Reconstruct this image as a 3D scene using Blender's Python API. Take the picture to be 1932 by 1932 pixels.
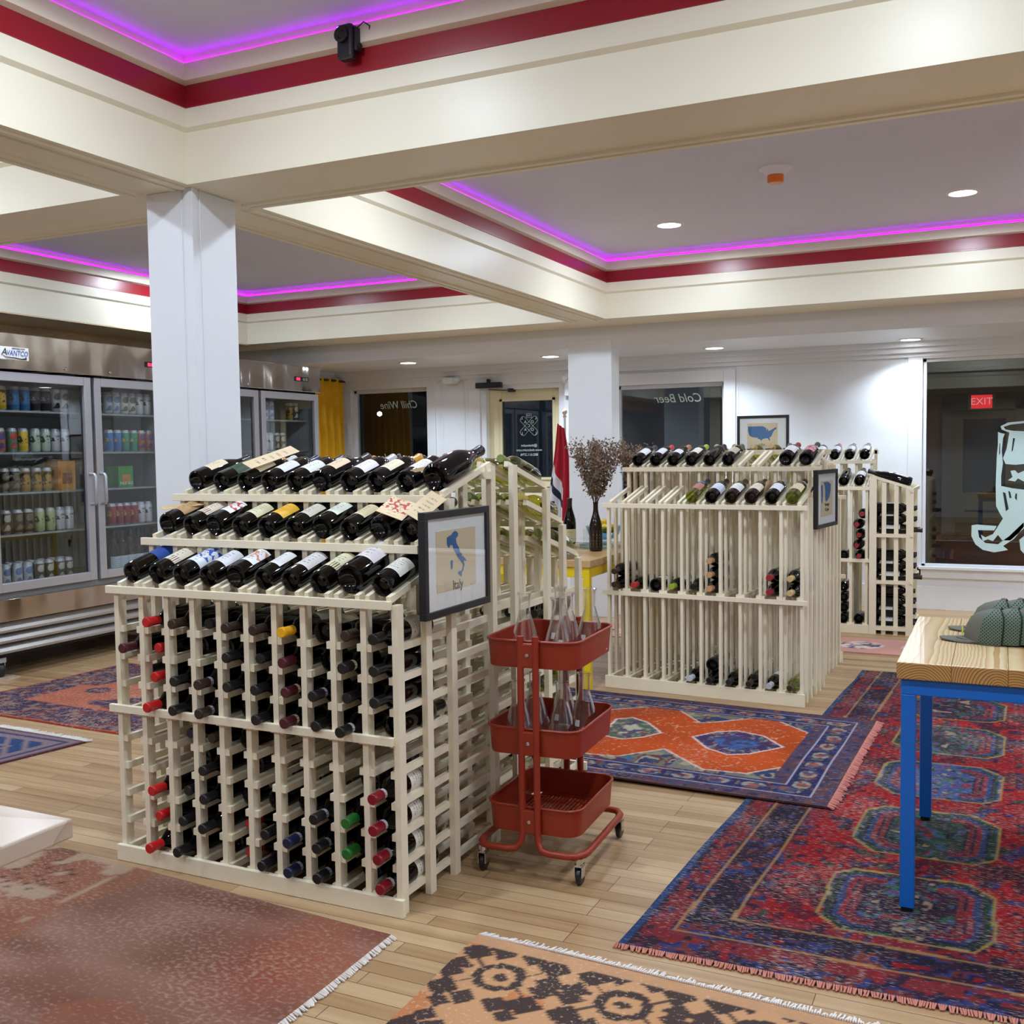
import bpy, bmesh, math, random
import numpy as np
from mathutils import Matrix, Vector
R = random.Random(7)
PI = math.pi
for o in list(bpy.data.objects): bpy.data.objects.remove(o)
S = bpy.context.scene
COL = S.collection

# ---------------------------------------------------------------- camera, world, exposure
def _camrot(y, p, r):
    cy, sy, cp, sp, cr, sr = math.cos(y), math.sin(y), math.cos(p), math.sin(p), math.cos(r), math.sin(r)
    f = Vector((sy*cp, cy*cp, sp)); r0 = Vector((cy, -sy, 0)); u0 = r0.cross(f)
    rr = cr*r0 + sr*u0; uu = -sr*r0 + cr*u0
    return Matrix((rr, uu, -f)).transposed().to_4x4()
cam = bpy.data.cameras.new('camera'); cam.sensor_width = 36; cam.lens = 1950/1932*36; cam.clip_start = .05
camo = bpy.data.objects.new('camera', cam); COL.objects.link(camo)
camo.matrix_world = Matrix.Translation((0, 0, 1.38)) @ _camrot(-.44177, -.05751, -.013856)
S.camera = camo
W = bpy.data.worlds.new('night'); S.world = W; W.use_nodes = True
W.node_tree.nodes['Background'].inputs[0].default_value = (.010, .014, .022, 1)
W.node_tree.nodes['Background'].inputs[1].default_value = 1.0
S.view_settings.view_transform = 'Standard'; S.view_settings.look = 'None'
S.view_settings.gamma = 1; S.view_settings.use_curve_mapping = False
S.view_settings.exposure = -0.02
LAMP_W = 21.0            # watts of one ceiling downlight
LAMP_GRAZE = .40
LAMP_COL = (.75, .875, 1.0)
S.cycles.max_bounces = 10; S.cycles.transparent_max_bounces = 24; S.cycles.diffuse_bounces = 4
S.cycles.glossy_bounces = 4; S.cycles.sample_clamp_indirect = 6
S.cycles.caustics_reflective = False; S.cycles.caustics_refractive = False

# ---------------------------------------------------------------- materials
def lin(c):
    return tuple((x/255/12.92 if x/255 <= .04045 else ((x/255+.055)/1.055)**2.4) for x in c) + (1,)
MC = {}
class NT:
    def __init__(s, name):
        s.m = bpy.data.materials.new(name); s.m.use_nodes = True; s.t = s.m.node_tree; s.t.nodes.clear()
        s.out = s.t.nodes.new('ShaderNodeOutputMaterial')
    def n(s, typ, inp=None, **kw):
        nd = s.t.nodes.new('ShaderNode'+typ)
        for k, v in kw.items(): setattr(nd, k, v)
        for k, v in (inp or {}).items():
            if isinstance(v, bpy.types.NodeSocket): s.t.links.new(v, nd.inputs[k])
            else: nd.inputs[k].default_value = v
        return nd
    def surf(s, sock): s.t.links.new(sock, s.out.inputs['Surface'])
    def math(s, op, a, b=0.0, c=None):
        nd = s.n('Math', {0: a, 1: b}, operation=op)
        if c is not None: nd.inputs[2].default_value = c
        return nd.outputs[0]
    def mix(s, f, a, b):
        nd = s.n('Mix', data_type='RGBA')
        for i, v in ((0, f), (6, a), (7, b)):
            if isinstance(v, bpy.types.NodeSocket): s.t.links.new(v, nd.inputs[i])
            else: nd.inputs[i].default_value = v
        return nd.outputs[2]
    def ramp(s, f, stops, interp='LINEAR'):
        nd = s.n('ValToRGB', {0: f}); nd.color_ramp.interpolation = interp
        e = nd.color_ramp.elements
        while len(e) < len(stops): e.new(.5)
        for x, (p, c) in zip(e, stops): x.position = p; x.color = c
        return nd.outputs[0]
def pbsdf(t, col, rough=.5, metal=0, spec=.5, coat=0, bump=None, bs=.2, bd=.002, em=None, es=0):
    b = t.n('BsdfPrincipled', {'Base Color': col, 'Roughness': rough, 'Metallic': metal, 'Specular IOR Level': spec, 'Coat Weight': coat})
    if em: b.inputs['Emission Color'].default_value = em; b.inputs['Emission Strength'].default_value = es
    if bump is not None:
        bn = t.n('Bump', {'Height': bump, 'Strength': bs, 'Distance': bd}); t.t.links.new(bn.outputs[0], b.inputs['Normal'])
    t.surf(b.outputs[0]); return b
def M(name, rgb, rough=.5, metal=0, spec=.5, coat=0, em=None, es=0, var=.04, scale=6, bs=.15):
    """painted / plain surface with slight procedural variation; rgb in 0-255 sRGB"""
    if name in MC: return MC[name]
    t = NT(name); tc = t.n('TexCoord'); c = lin(rgb)
    nz = t.n('TexNoise', {'Vector': tc.outputs['Object'], 'Scale': scale, 'Detail': 3.0})
    d = tuple(max(0, x*(1-var*2)) for x in c[:3])+(1,); u = tuple(min(1, x*(1+var)) for x in c[:3])+(1,)
    pbsdf(t, t.mix(nz.outputs[0], d, u), rough, metal, spec, coat, nz.outputs[0], bs, .001, em, es)
    MC[name] = t.m; return t.m
def thin_glass(name, tint=(1, 1, 1), rough=.0, ior=1.5, gl=1.0, rim=0.0):
    if name in MC: return MC[name]
    t = NT(name)
    bf = t.n('NewGeometry').outputs['Backfacing']   # same reflectance from either side of the sheet
    fr = t.n('Fresnel', {'IOR': t.math('ADD', t.math('MULTIPLY', bf, 1/ior-ior), ior)})
    tr = t.n('BsdfTransparent', {'Color': tuple(tint)+(1,)})
    g = t.n('BsdfGlossy', {'Color': (1, 1, 1, 1), 'Roughness': rough})
    fac = t.math('MULTIPLY', fr.outputs[0], gl)
    if rim:
        lw = t.n('LayerWeight', {'Blend': .5}).outputs['Facing']
        fac = t.math('MINIMUM', t.math('ADD', fac, t.math('MULTIPLY', t.math('POWER', lw, 3.2), rim)), .95)
    mx = t.n('MixShader', {0: fac, 1: tr.outputs[0], 2: g.outputs[0]})
    t.surf(mx.outputs[0]); MC[name] = t.m; return t.m
def wood(name, c1, c2, rough=.4, scale=1.0, axis='X', rings=14, coat=.0):
    if name in MC: return MC[name]
    t = NT(name); tc = t.n('TexCoord')
    sc = {'X': (.35, 2.2, 2.2), 'Y': (2.2, .35, 2.2), 'Z': (2.2, 2.2, .35)}[axis]
    mp = t.n('Mapping', {'Vector': tc.outputs['Object'], 'Scale': tuple(x*scale for x in sc)})
    nz = t.n('TexNoise', {'Vector': mp.outputs[0], 'Scale': 2.0, 'Detail': 2.0, 'Distortion': .6})
    r = t.math('FRACT', t.math('MULTIPLY', nz.outputs[0], rings))
    r = t.math('POWER', r, 2.2)
    fine = t.n('TexNoise', {'Vector': mp.outputs[0], 'Scale': 40.0, 'Detail': 3.0})
    f = t.math('ADD', t.math('MULTIPLY', r, .8), t.math('MULTIPLY', fine.outputs[0], .25))
    pbsdf(t, t.mix(f, lin(c1), lin(c2)), rough, coat=coat, bump=fine.outputs[0], bs=.08)
    MC[name] = t.m; return t.m
def floor_mat():
    t = NT('maple_floorboards'); tc = t.n('TexCoord')
    br = t.n('TexBrick', {'Vector': tc.outputs['Object'], 'Color1': (.1, .1, .1, 1), 'Color2': (.95, .95, .95, 1), 'Mortar': (.0, .0, .0, 1),
                          'Scale': 1.0, 'Mortar Size': .0011, 'Mortar Smooth': .1, 'Bias': 0.0, 'Brick Width': 1.1, 'Row Height': .061}, offset=.37, offset_frequency=3)
    tone = t.n('RGBToBW', {0: br.outputs[0]}).outputs[0]
    mp = t.n('Mapping', {'Vector': tc.outputs['Object'], 'Scale': (1.2, 16, 1)})
    g = t.n('TexNoise', {'Vector': mp.outputs[0], 'Scale': 3.0, 'Detail': 5.0, 'Distortion': .4})
    mp2 = t.n('Mapping', {'Vector': tc.outputs['Object'], 'Scale': (.25, 17.24, 1)})
    g2 = t.n('TexNoise', {'Vector': mp2.outputs[0], 'Scale': 1.0, 'Detail': 1.0})
    f = t.math('ADD', t.math('MULTIPLY', tone, .36), t.math('ADD', t.math('MULTIPLY', g.outputs[0], .35), t.math('MULTIPLY', g2.outputs[0], .46)))
    col = t.ramp(f, [(.2, lin((126, 92, 62))), (.5, lin((170, 136, 98))), (.8, lin((196, 166, 128)))])
    col = t.mix(br.outputs[1], col, lin((70, 50, 34)))
    pbsdf(t, col, .36, bump=t.math('SUBTRACT', g.outputs[0], t.math('MULTIPLY', br.outputs[1], 2.0)), bs=.12, bd=.002, spec=.45)
    return t.m
def label_mat(base, ink=(60, 55, 60), accent=None, seed=0):
    key = ('lab', base, ink, accent, seed)
    if key in MC: return MC[key]
    t = NT('label_paper'); uv = t.n('TexCoord').outputs['UV']
    sp = t.n('SeparateXYZ', {0: uv}); u, v = sp.outputs[0], sp.outputs[1]
    mp = t.n('Mapping', {'Vector': uv, 'Location': (seed*3.1, seed*1.7, 0), 'Scale': (26, 3, 1)})
    nz = t.n('TexNoise', {'Vector': mp.outputs[0], 'Scale': 1.6, 'Detail': 0.0})
    row = t.math('COMPARE', t.math('FRACT', t.math('MULTIPLY', v, 6.0+seed % 3)), .5, .17)
    ctr = t.math('COMPARE', u, .5, .2+.05*(seed % 3)); vb = t.math('COMPARE', v, .45, .36)
    ink_f = t.math('MULTIPLY', t.math('MULTIPLY', row, ctr), t.math('MULTIPLY', vb, t.math('GREATER_THAN', nz.outputs[0], .5)))
    col = t.mix(t.math('MULTIPLY', ink_f, .7), lin(base), lin(ink))
    if accent:
        bl = t.n('TexNoise', {'Vector': uv, 'Scale': 5.0+seed, 'Detail': 0.0})
        a = t.math('MULTIPLY', t.math('GREATER_THAN', bl.outputs[0], .55), t.math('COMPARE', v, .6, .3))
        col = t.mix(a, col, lin(accent))
    pbsdf(t, col, .6); MC[key] = t.m; return t.m
CREAM = M('cream_trim_paint', (238, 231, 208), .38, spec=.5, var=.02, scale=3, bs=.25)
WHITE = M('white_wall_paint', (230, 233, 238), .42, var=.015, scale=4)
CEIL = M('ceiling_paint', (214, 219, 236), .8, var=.01)
RED = M('red_trim_paint', (150, 22, 34), .3, var=.05, scale=4, bs=.3)
RACK = M('cream_rack_paint', (240, 229, 203), .45, var=.03, scale=9)
BLACK = M('black_plastic', (22, 22, 25), .35)
GLASSD = M('dark_bottle_glass', (5, 5, 5), .05, spec=.42, coat=0, var=0, bs=0)
GLASSB = M('brown_bottle_glass', (30, 18, 10), .05, spec=.45, coat=0, var=0, bs=0)
GLASSG = thin_glass('green_bottle_glass', (.50, .55, .16), .02, 1.6, 1.3)
GLASSY = thin_glass('yellow_bottle_glass', (.62, .60, .12), .02, 1.6, 1.3)
CLEAR = thin_glass('clear_glass', (.97, .98, .98), .0, 1.5, .9)
FLASK = thin_glass('flask_clear_glass', (.98, .985, .985), .04, 1.5, 1.5, 1.9)
PANE = thin_glass('window_glass', (.80, .86, .87), .0, 1.65, 1.0)
FRIDGEPANE = thin_glass('fridge_glass', (.93, .96, .97), .0, 1.5, 1.0)
def steel():
    t = NT('brushed_steel'); tc = t.n('TexCoord').outputs['Object']
    n = t.n('TexNoise', {'Vector': t.n('Mapping', {'Vector': tc, 'Scale': (1, 2.6, .8)}).outputs[0], 'Scale': 1.3, 'Detail': 1.0})
    pbsdf(t, lin((186, 180, 178)), .12, 1, bump=n.outputs[0], bs=.9, bd=.05); return t.m
STEEL = steel()
ALU = M('satin_aluminium', (190, 192, 200), .4, .6, var=.02)
CHROME = M('chrome', (210, 210, 214), .12, 1, var=0)
CARTRED = M('terracotta_red_enamel', (148, 46, 24), .38, var=.03)
BLUE = M('blue_powder_coat', (8, 104, 200), .38, var=.03)
YELLOW = M('yellow_powder_coat', (238, 206, 22), .4, var=.02)

# ---------------------------------------------------------------- mesh builder
class MB:
    def __init__(s): s.v = []; s.f = []; s.uv = {}
    def add(s, vs, fs):
        b = len(s.v); s.v += [tuple(p) for p in vs]; s.f += [tuple(b+i for i in f) for f in fs]; return b
    def box(s, x0, y0, z0, x1, y1, z1):
        s.add([(x0, y0, z0), (x1, y0, z0), (x1, y1, z0), (x0, y1, z0), (x0, y0, z1), (x1, y0, z1), (x1, y1, z1), (x0, y1, z1)],
              [(0, 3, 2, 1), (4, 5, 6, 7), (0, 1, 5, 4), (1, 2, 6, 5), (2, 3, 7, 6), (3, 0, 4, 7)]); return s
    def beam(s, p, q, w, h, up=(0, 0, 1)):
        """bar from p to q, w wide, h tall, centred"""
        p, q = Vector(p), Vector(q); d = (q-p).normalized(); sd = d.cross(Vector(up)).normalized(); u = sd.cross(d)
        vs = [a+sd*w/2*i+u*h/2*j for a in (p, q) for i, j in ((-1, -1), (1, -1), (1, 1), (-1, 1))]
        s.add(vs, [(3, 2, 1, 0), (4, 5, 6, 7), (0, 1, 5, 4), (1, 2, 6, 5), (2, 3, 7, 6), (3, 0, 4, 7)]); return s
    def lathe(s, prof, n=24, mat=None, a0=0, a1=2*PI, uv=False):
        full = abs(a1-a0-2*PI) < 1e-6; k = n if full else n+1; mat = mat or Matrix()
        b = len(s.v)
        for r, z in prof:
            for i in range(k):
                a = a0+(a1-a0)*i/n; s.v.append(tuple(mat @ Vector((r*math.cos(a), r*math.sin(a), z))))
        for j in range(len(prof)-1):
            for i in range(n):
                i2 = (i+1) % k
                f = (b+j*k+i, b+j*k+i2, b+(j+1)*k+i2, b+(j+1)*k+i)
                if uv: s.uv[len(s.f)] = [(i/n, j/(len(prof)-1)), ((i+1)/n, j/(len(prof)-1)), ((i+1)/n, (j+1)/(len(prof)-1)), (i/n, (j+1)/(len(prof)-1))]
                s.f.append(f)
        return s
    def tube(s, pts, r, n=10, closed=False, caps=True):
        pts = [Vector(p) for p in pts]; b = len(s.v); N = len(pts); u = None
        for i, p in enumerate(pts):
            a = pts[(i-1) % N] if (closed or i > 0) else p; c = pts[(i+1) % N] if (closed or i < N-1) else p
            d = (c-a).normalized()
            if u is None: u = d.orthogonal().normalized()
            u = (u-d*u.dot(d)).normalized(); w = d.cross(u)
            rr = r[i] if isinstance(r, (list, tuple)) else r
            for k in range(n):
                t = 2*PI*k/n; s.v.append(tuple(p+(u*math.cos(t)+w*math.sin(t))*rr))
        for i in range(N if closed else N-1):
            for k in range(n):
                j = (i+1) % N; s.f.append((b+i*n+k, b+i*n+(k+1) % n, b+j*n+(k+1) % n, b+j*n+k))
        if caps and not closed:
            s.f.append(tuple(b+k for k in reversed(range(n)))); s.f.append(tuple(b+(N-1)*n+k for k in range(n)))
        return s
    def prism(s, poly, fn, t0, t1):
        """closed 2D polygon extruded: fn(a, b, t) -> point"""
        n = len(poly); b = len(s.v)
        for t in (t0, t1): s.v += [tuple(fn(a, c, t)) for a, c in poly]
        s.f.append(tuple(b+i for i in range(n))); s.f.append(tuple(b+n+i for i in reversed(range(n))))
        for i in range(n): s.f.append((b+i, b+n+i, b+n+(i+1) % n, b+(i+1) % n))
        return s
    def mesh(s, name, mat=None, smooth=False):
        m = bpy.data.meshes.new(name); m.from_pydata(s.v, [], s.f); m.update()
        if s.uv:
            l = m.uv_layers.new(name='UVMap')
            for p in m.polygons:
                if p.index in s.uv:
                    for li, c in zip(p.loop_indices, s.uv[p.index]): l.data[li].uv = c
        bm = bmesh.new(); bm.from_mesh(m); bmesh.ops.recalc_face_normals(bm, faces=bm.faces)
        if smooth:
            for f in bm.faces: f.smooth = True
            for e in bm.edges:
                if len(e.link_faces) == 2 and e.calc_face_angle() > smooth: e.smooth = False
        bm.to_mesh(m); bm.free()
        if mat: m.materials.append(mat)
        return m
    def build(s, name, mat, parent=None, smooth=False, bevel=0, loc=None):
        if smooth is True: smooth = .7
        return link(name, s.mesh(name, mat, smooth), parent, bevel, loc)
def link(name, me, parent=None, bevel=0, loc=None):
    o = bpy.data.objects.new(name, me); COL.objects.link(o)
    if parent: o.parent = parent
    if loc is not None: o.location = loc
    if bevel:
        b = o.modifiers.new('bevel', 'BEVEL'); b.width = bevel; b.segments = 2; b.limit_method = 'ANGLE'
    return o
def tag(o, label, cat, group=None, kind=None):
    o['label'] = label; o['category'] = cat
    if group: o['group'] = group
    if kind: o['kind'] = kind
    return o
def struct(o): o['kind'] = 'structure'; return o
def thing(name, label, cat, loc=(0, 0, 0), rz=0, group=None):
    o = bpy.data.objects.new(name, None); COL.objects.link(o); o.location = loc; o.rotation_euler = (0, 0, rz); o.empty_display_size = .1
    return tag(o, label, cat, group)
def text(body, size, mat, parent, loc, rot, name='lettering', align='CENTER', shear=0, ext=.0004, spacing=1.0, width=1.0):
    c = bpy.data.curves.new(name, 'FONT'); c.body = body; c.size = size; c.align_x = align; c.align_y = 'CENTER'; c.shear = shear; c.extrude = ext
    c.space_character = spacing; c.resolution_u = 3
    o = bpy.data.objects.new('tmp', c); COL.objects.link(o)
    dg = bpy.context.evaluated_depsgraph_get(); me = bpy.data.meshes.new_from_object(o.evaluated_get(dg)); bpy.data.objects.remove(o)
    me.materials.clear(); me.materials.append(mat)
    n = link(name, me, parent); n.location = loc; n.rotation_euler = rot; n.scale = (width, 1, 1); return n
ORD = ['first', 'second', 'third', 'fourth', 'fifth', 'sixth', 'seventh', 'eighth', 'ninth', 'tenth', 'eleventh', 'twelfth']

# ================================================================ STRUCTURE
ZS, ZC = 2.40, 2.87
WY = 9.40
struct(MB().box(-7.2, -3.2, -.1, 4.2, 9.6, 0).build('floor', floor_mat()))
struct(MB().box(-7.2, -3.2, ZC, 4.2, 8.7, ZC+.1).build('ceiling', CEIL))
# beams
XB = [(-7.0, -6.24), (-3.11, -2.77), (.50, .84), (3.6, 4.0)]
YB = [(-1.38, -.95), (3.05, 3.48), (7.59, 8.05)]
k = 0
for (x0, x1) in XB:
    k += 1; struct(MB().box(x0, -3.0, ZS, x1, 8.05, ZC).build('beam_%d' % k, CREAM))
for (y0, y1) in YB:
    segs = [(-6.24, -3.11), (-2.77, .50), (.84, 3.6)]
    for a, b in segs:
        k += 1; struct(MB().box(a, y0, ZS, b, y1, ZC).build('beam_%d' % k, CREAM))
# moulding strips along the soffit edges
b = MB()
for x0, x1 in XB[1:3]:
    for ya, yb in ((-.95, 3.05), (3.48, 7.59)):
        for xa in (x0+.03, x0+.075, x1-.055, x1-.10): b.box(xa, ya-.02, ZS-.010, xa+.025, yb+.02, ZS+.002)
for y0, y1 in YB[1:2]:
    for xa, xb in ((-6.24, -3.11), (-2.77, .5), (.84, 3.6)):
        for ya in (y1-.055, y1-.10): b.box(xa-.02, ya, ZS-.010, xb+.02, ya+.025, ZS+.002)
struct(b.build('trim_1', CREAM))
# cornices round each bay
BX = [(-6.24, -3.11), (-2.77, .50), (.84, 3.6)]; BY = [(-.95, 3.05), (3.48, 7.59)]
def ring(prof, x0, x1, y0, y1):
    mb = MB(); b = 0
    for d, z in prof: mb.v += [(x0+d, y0+d, z), (x1-d, y0+d, z), (x1-d, y1-d, z), (x0+d, y1-d, z)]
    for j in range(len(prof)-1):
        for i in range(4): mb.f.append((j*4+i, j*4+(i+1) % 4, (j+1)*4+(i+1) % 4, (j+1)*4+i))
    return mb
LED = NT('purple_led'); LED.surf(LED.n('Emission', {'Color': (.50, .010, .92, 1), 'Strength': 5.0}).outputs[0]); LED = LED.m
tn = 1
for (x0, x1) in BX:
    for (y0, y1) in BY:
        tn += 1; struct(ring([(-.002, 2.588), (.018, 2.602), (.018, 2.672), (.0, 2.672)], x0, x1, y0, y1).build('trim_%d' % tn, CREAM))
        tn += 1; struct(ring([(.006, 2.668), (.022, 2.672), (.022, 2.682), (.010, 2.685), (.010, 2.757)], x0, x1, y0, y1).build('trim_%d' % tn, RED))
        tn += 1; struct(ring([(.0, 2.755), (.034, 2.766), (.034, 2.828), (-.002, 2.828)], x0, x1, y0, y1).build('trim_%d' % tn, CREAM))
        tag(ring([(.001, 2.832), (.006, 2.832), (.006, 2.845), (.001, 2.845)], x0, x1, y0, y1).build('led_strip_light', LED),
            'purple LED strip glowing round the top of a ceiling bay', 'strip light', 'purple light strips round the ceiling bays')
BAYNAMES = {(0, 0): 'ceiling bay left of the near column', (0, 1): 'rear ceiling bay above the tall coolers', (1, 0): 'ceiling bay with the black device on its trim',
            (1, 1): 'ceiling bay with the orange smoke detector', (2, 0): 'bay outside the picture at near right', (2, 1): 'bay outside the picture at far right'}
i = 0
for o in [o for o in COL.objects if o.name.startswith('led_strip')]:
    o['label'] = 'purple LED strip glowing round the ' + BAYNAMES[(i//2, i % 2)]; i += 1
# front header and alcove
struct(MB().box(-7.0, 8.05, 2.237, 4.0, 8.20, ZC).build('beam_20', WHITE))
struct(MB().box(-7.2, 8.20, 2.26, 4.2, 9.6, 2.44).build('ceiling_alcove', WHITE))
struct(MB().box(-6.5, 9.33, 2.17, 4.0, 9.40, 2.26).box(-6.5, 9.28, 2.215, 4.0, 9.33, 2.26).box(-6.5, 9.371, 2.135, 4.0, 9.40, 2.17).build('trim_20', WHITE))
# columns
def column(n, x0, y0, x1, y1, zt):
    m = MB().box(x0, y0, 0, x1, y1, zt)
    return struct(m.build('column_%d' % n, WHITE, bevel=.004))
column(1, -3.018, 3.092, -2.79, 3.34, ZS)
struct(MB().box(-2.826, 3.087, 0, -2.785, 3.12, ZS).box(-2.816, 3.083, 0, -2.781, 3.11, ZS).box(-2.846, 3.0885, 0, -2.839, 3.093, ZS).box(-2.791, 3.132, 0, -2.7865, 3.139, ZS).build('trim_21', WHITE, bevel=.002))
column(2, -3.271, 8.045, -2.887, 8.232, 2.30)
# walls with openings (front window wall)
def wall_y(name, y0, y1, x0, x1, z1, holes, mat):
    mb = MB(); xs = x0
    for hx0, hx1, hz0, hz1 in sorted(holes):
        mb.box(xs, y0, 0, hx0, y1, z1)
        if hz0 > 0: mb.box(hx0, y0, 0, hx1, y1, hz0)
        mb.box(hx0, y0, hz1, hx1, y1, z1); xs = hx1
    mb.box(xs, y0, 0, x1, y1, z1); return struct(mb.build(name, mat))
H1 = (-6.36, -5.40, .45, 2.07); HD = (-4.78, -3.86, 0, 2.06); H2 = (-3.34, -2.29, .40, 2.0); H3 = (-.60, 3.0, .36, 2.12)
wall_y('wall_front', WY, WY+.16, -7.2, 4.2, 2.4, [H1, HD, H2, H3], WHITE)
struct(MB().box(-7.2, -3.2, 0, -7.0, 8.12, 2.9).box(-7.2, 8.12, 0, -6.47, 9.6, 2.9).build('wall_left', WHITE))
struct(MB().box(4.0, -3.2, 0, 4.2, 9.6, 2.9).build('wall_right', WHITE))
struct(MB().box(-7.0, -3.2, 0, 4.0, -3.0, 2.9).build('wall_back', WHITE))
PLY = wood('pale_plywood', (240, 214, 168), (226, 190, 138), .5, 1.4, 'Y', 9)
struct(MB().box(-7.0, -3.0, 2.392, -6.242, 8.0, 2.399).build('trim_22', PLY))
struct(MB().box(-6.80, -3.0, 2.20, -6.76, 8.0, 2.392).build('trim_23', PLY))
# flat trims on the window wall: casings and panel seams
def casing(n, h, w=.11, t=.02, sill=False):
    x0, x1, z0, z1 = h; mb = MB()
    mb.box(x0-w, WY-t, max(z0-w, 0), x0, WY, z1+w); mb.box(x1, WY-t, max(z0-w, 0), x1+w, WY, z1+w); mb.box(x0, WY-t, z1, x1, WY, z1+w)
    if z0 > 0: mb.box(x0-.0, WY-t, z0-w, x1, WY, z0)
    if sill: mb.box(x0-w-.01, WY-.05, z0-.03, x1+w, WY, z0)
    return struct(mb.build('trim_%d' % n, WHITE, bevel=.003))
casing(24, (H1[0]+.02, H1[1], H1[2], H1[3]), .10); casing(25, HD, .13); casing(26, H2, .11)
struct(MB().box(-.715, WY-.022, .27, -.60, WY, 2.2).box(-.715, WY-.022, .27, 4.0, WY, .36).box(-.62, WY-.05, .345, 4.0, WY, .37).box(-.60, WY-.022, 2.12, 4.0, WY, 2.2).build('trim_27', WHITE, bevel=.003))
struct(MB().box(-2.165, WY-.006, .2, -2.155, WY, 2.2).box(-5.22, WY-.006, 0, -5.21, WY, 2.2).box(-4.97, WY-.006, 0, -4.96, WY, 2.2).build('trim_28', WHITE))
struct(MB().box(-2.0, WY-.018, 0, 4.0, WY, .20).build('baseboard_front', WHITE, bevel=.003))
struct(MB().box(-6.5, WY-.018, 0, -4.93, WY, .20).build('baseboard_front_left', WHITE, bevel=.003))

# windows
PAINT = M('white_glass_lettering', (205, 222, 214), .6, var=0)
def window(n, h, fw=.035, y=WY+.10, frame=WHITE, rev=.0):
    x0, x1, z0, z1 = h
    f = MB().box(x0, y-.02, z0, x0+fw, y+.03, z1).box(x1-fw, y-.02, z0, x1, y+.03, z1).box(x0, y-.02, z0, x1, y+.03, z0+fw).box(x0, y-.02, z1-fw, x1, y+.03, z1)
    o = struct(f.build('window_%d' % n, frame, bevel=.003))
    MB().box(x0+fw, y, z0+fw, x1-fw, y+.006, z1-fw).build('window_pane', PANE, o)
    return o
w1 = window(1, H1); w2 = window(2, H2); w3 = window(3, H3, .03, WY+.03)
struct(MB().box(-4.78+.0, WY+.0, 2.01, -3.86, WY+.16, 2.06).box(-4.78, WY, 0, -4.72, WY+.16, 2.01).box(-3.92, WY, 0, -3.86, WY+.16, 2.01).build('trim_29', WHITE))
text('Chill Wine', .115, PAINT, w1, (-5.80, WY+.094, 1.90), (PI/2, 0, PI), 'window_lettering', shear=.35, width=.92)
text('Great Bottles', .115, PAINT, w1, (-5.78, WY+.094, 1.34), (PI/2, 0, PI), 'window_lettering', shear=.35, width=.92)
text('Cold Beer', .115, PAINT, w2, (-2.74, WY+.094, 1.865), (PI/2, 0, PI), 'window_lettering', shear=.35, width=.95)
# painted drawing on the right window
DRAW = M('pale_blue_window_paint', (196, 222, 222), .7, var=.02)
yy = WY+.022
def fl(poly, t=.003): return MB().prism(poly, lambda a, b, t: (a, yy+t, b), 0, t)
shapes = [
 [(-.004, 1.54), (.052, 1.569), (.168, 1.579), (.26, 1.569), (.33, 1.545), (.33, 1.525), (.25, 1.549), (.168, 1.561), (.07, 1.551), (.019, 1.534), (.034, 1.513), (.089, 1.50), (.169, 1.495), (.25, 1.497), (.33, 1.512), (.33, 1.497), (.25, 1.482), (.169, 1.480), (.062, 1.487), (.006, 1.512)],
 [(-.022, 1.494), (.001, 1.483), (.029, 1.477), (.016, 1.441), (.008, 1.339), (.018, 1.235), (.006, 1.132), (.007, 1.049), (.09, 1.03), (.175, 1.019), (.32, 1.03), (.318, .90), (.27, .80), (.178, .70), (.081, .60), (.02, .60), (-.012, .644), (-.049, .591), (-.087, .606), (-.125, .59), (-.14, .642), (-.106, .621), (-.05, .649), (.024, .78), (0, .821), (-.029, .883), (-.034, 1.049), (-.029, 1.287), (-.021, 1.391)],
 [(.062, 1.487), (.169, 1.479), (.27, 1.48), (.30, 1.40), (.31, 1.25), (.25, 1.225), (.172, 1.229), (.111, 1.222), (.037, 1.23), (.018, 1.277), (.045, 1.36)],
 [(-.212, .719), (-.174, .727), (-.022, .717), (-.041, .68), (-.164, .681), (-.154, .62), (-.106, .574), (-.011, .566), (.072, .636), (.178, .752), (.179, .715), (.11, .616), (.027, .552), (.065, .521), (-.038, .498), (-.124, .516), (-.182, .562), (-.213, .629)],
 [(.075, 1.173), (.107, 1.178), (.131, 1.152), (.173, 1.173), (.22, 1.16), (.21, 1.12), (.174, 1.086), (.131, 1.111), (.109, 1.086), (.057, 1.096), (.09, 1.122)],
 [(.147, .606), (.18, .638), (.25, .66), (.34, .64), (.36, .56), (.33, .50), (.26, .47), (.182, .494), (.157, .524)],
 [(.31, 1.50), (.34, 1.51), (.345, 1.25), (.335, .90), (.31, .86), (.315, 1.2)]]
mb = MB()
for s in shapes: mb.prism(s, lambda a, b, t: (a, yy+t, b), 0, .003)
d = mb.build('painted_drawing', DRAW, w3); d['label'] = 'pale blue painted drawing on the glass'
DK = M('dark_paint_stroke', (30, 34, 36), .7)
mb = MB()
for s in ([(.02, 1.0), (.04, .99), (.065, .86), (.045, .84)], [(.06, 1.01), (.075, 1.0), (.085, .95), (.07, .95)], [(.115, .99), (.125, .985), (.125, .93), (.11, .95)],
          [(.09, 1.44), (.105, 1.44), (.09, 1.34), (.08, 1.33)], [(-.01, 1.40), (-.005, 1.40), (-.004, 1.32), (-.012, 1.30)]):
    mb.prism(s, lambda a, b, t: (a, yy-.001+t, b), 0, .001)
mb.build('painted_stroke', DK, w3)

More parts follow.
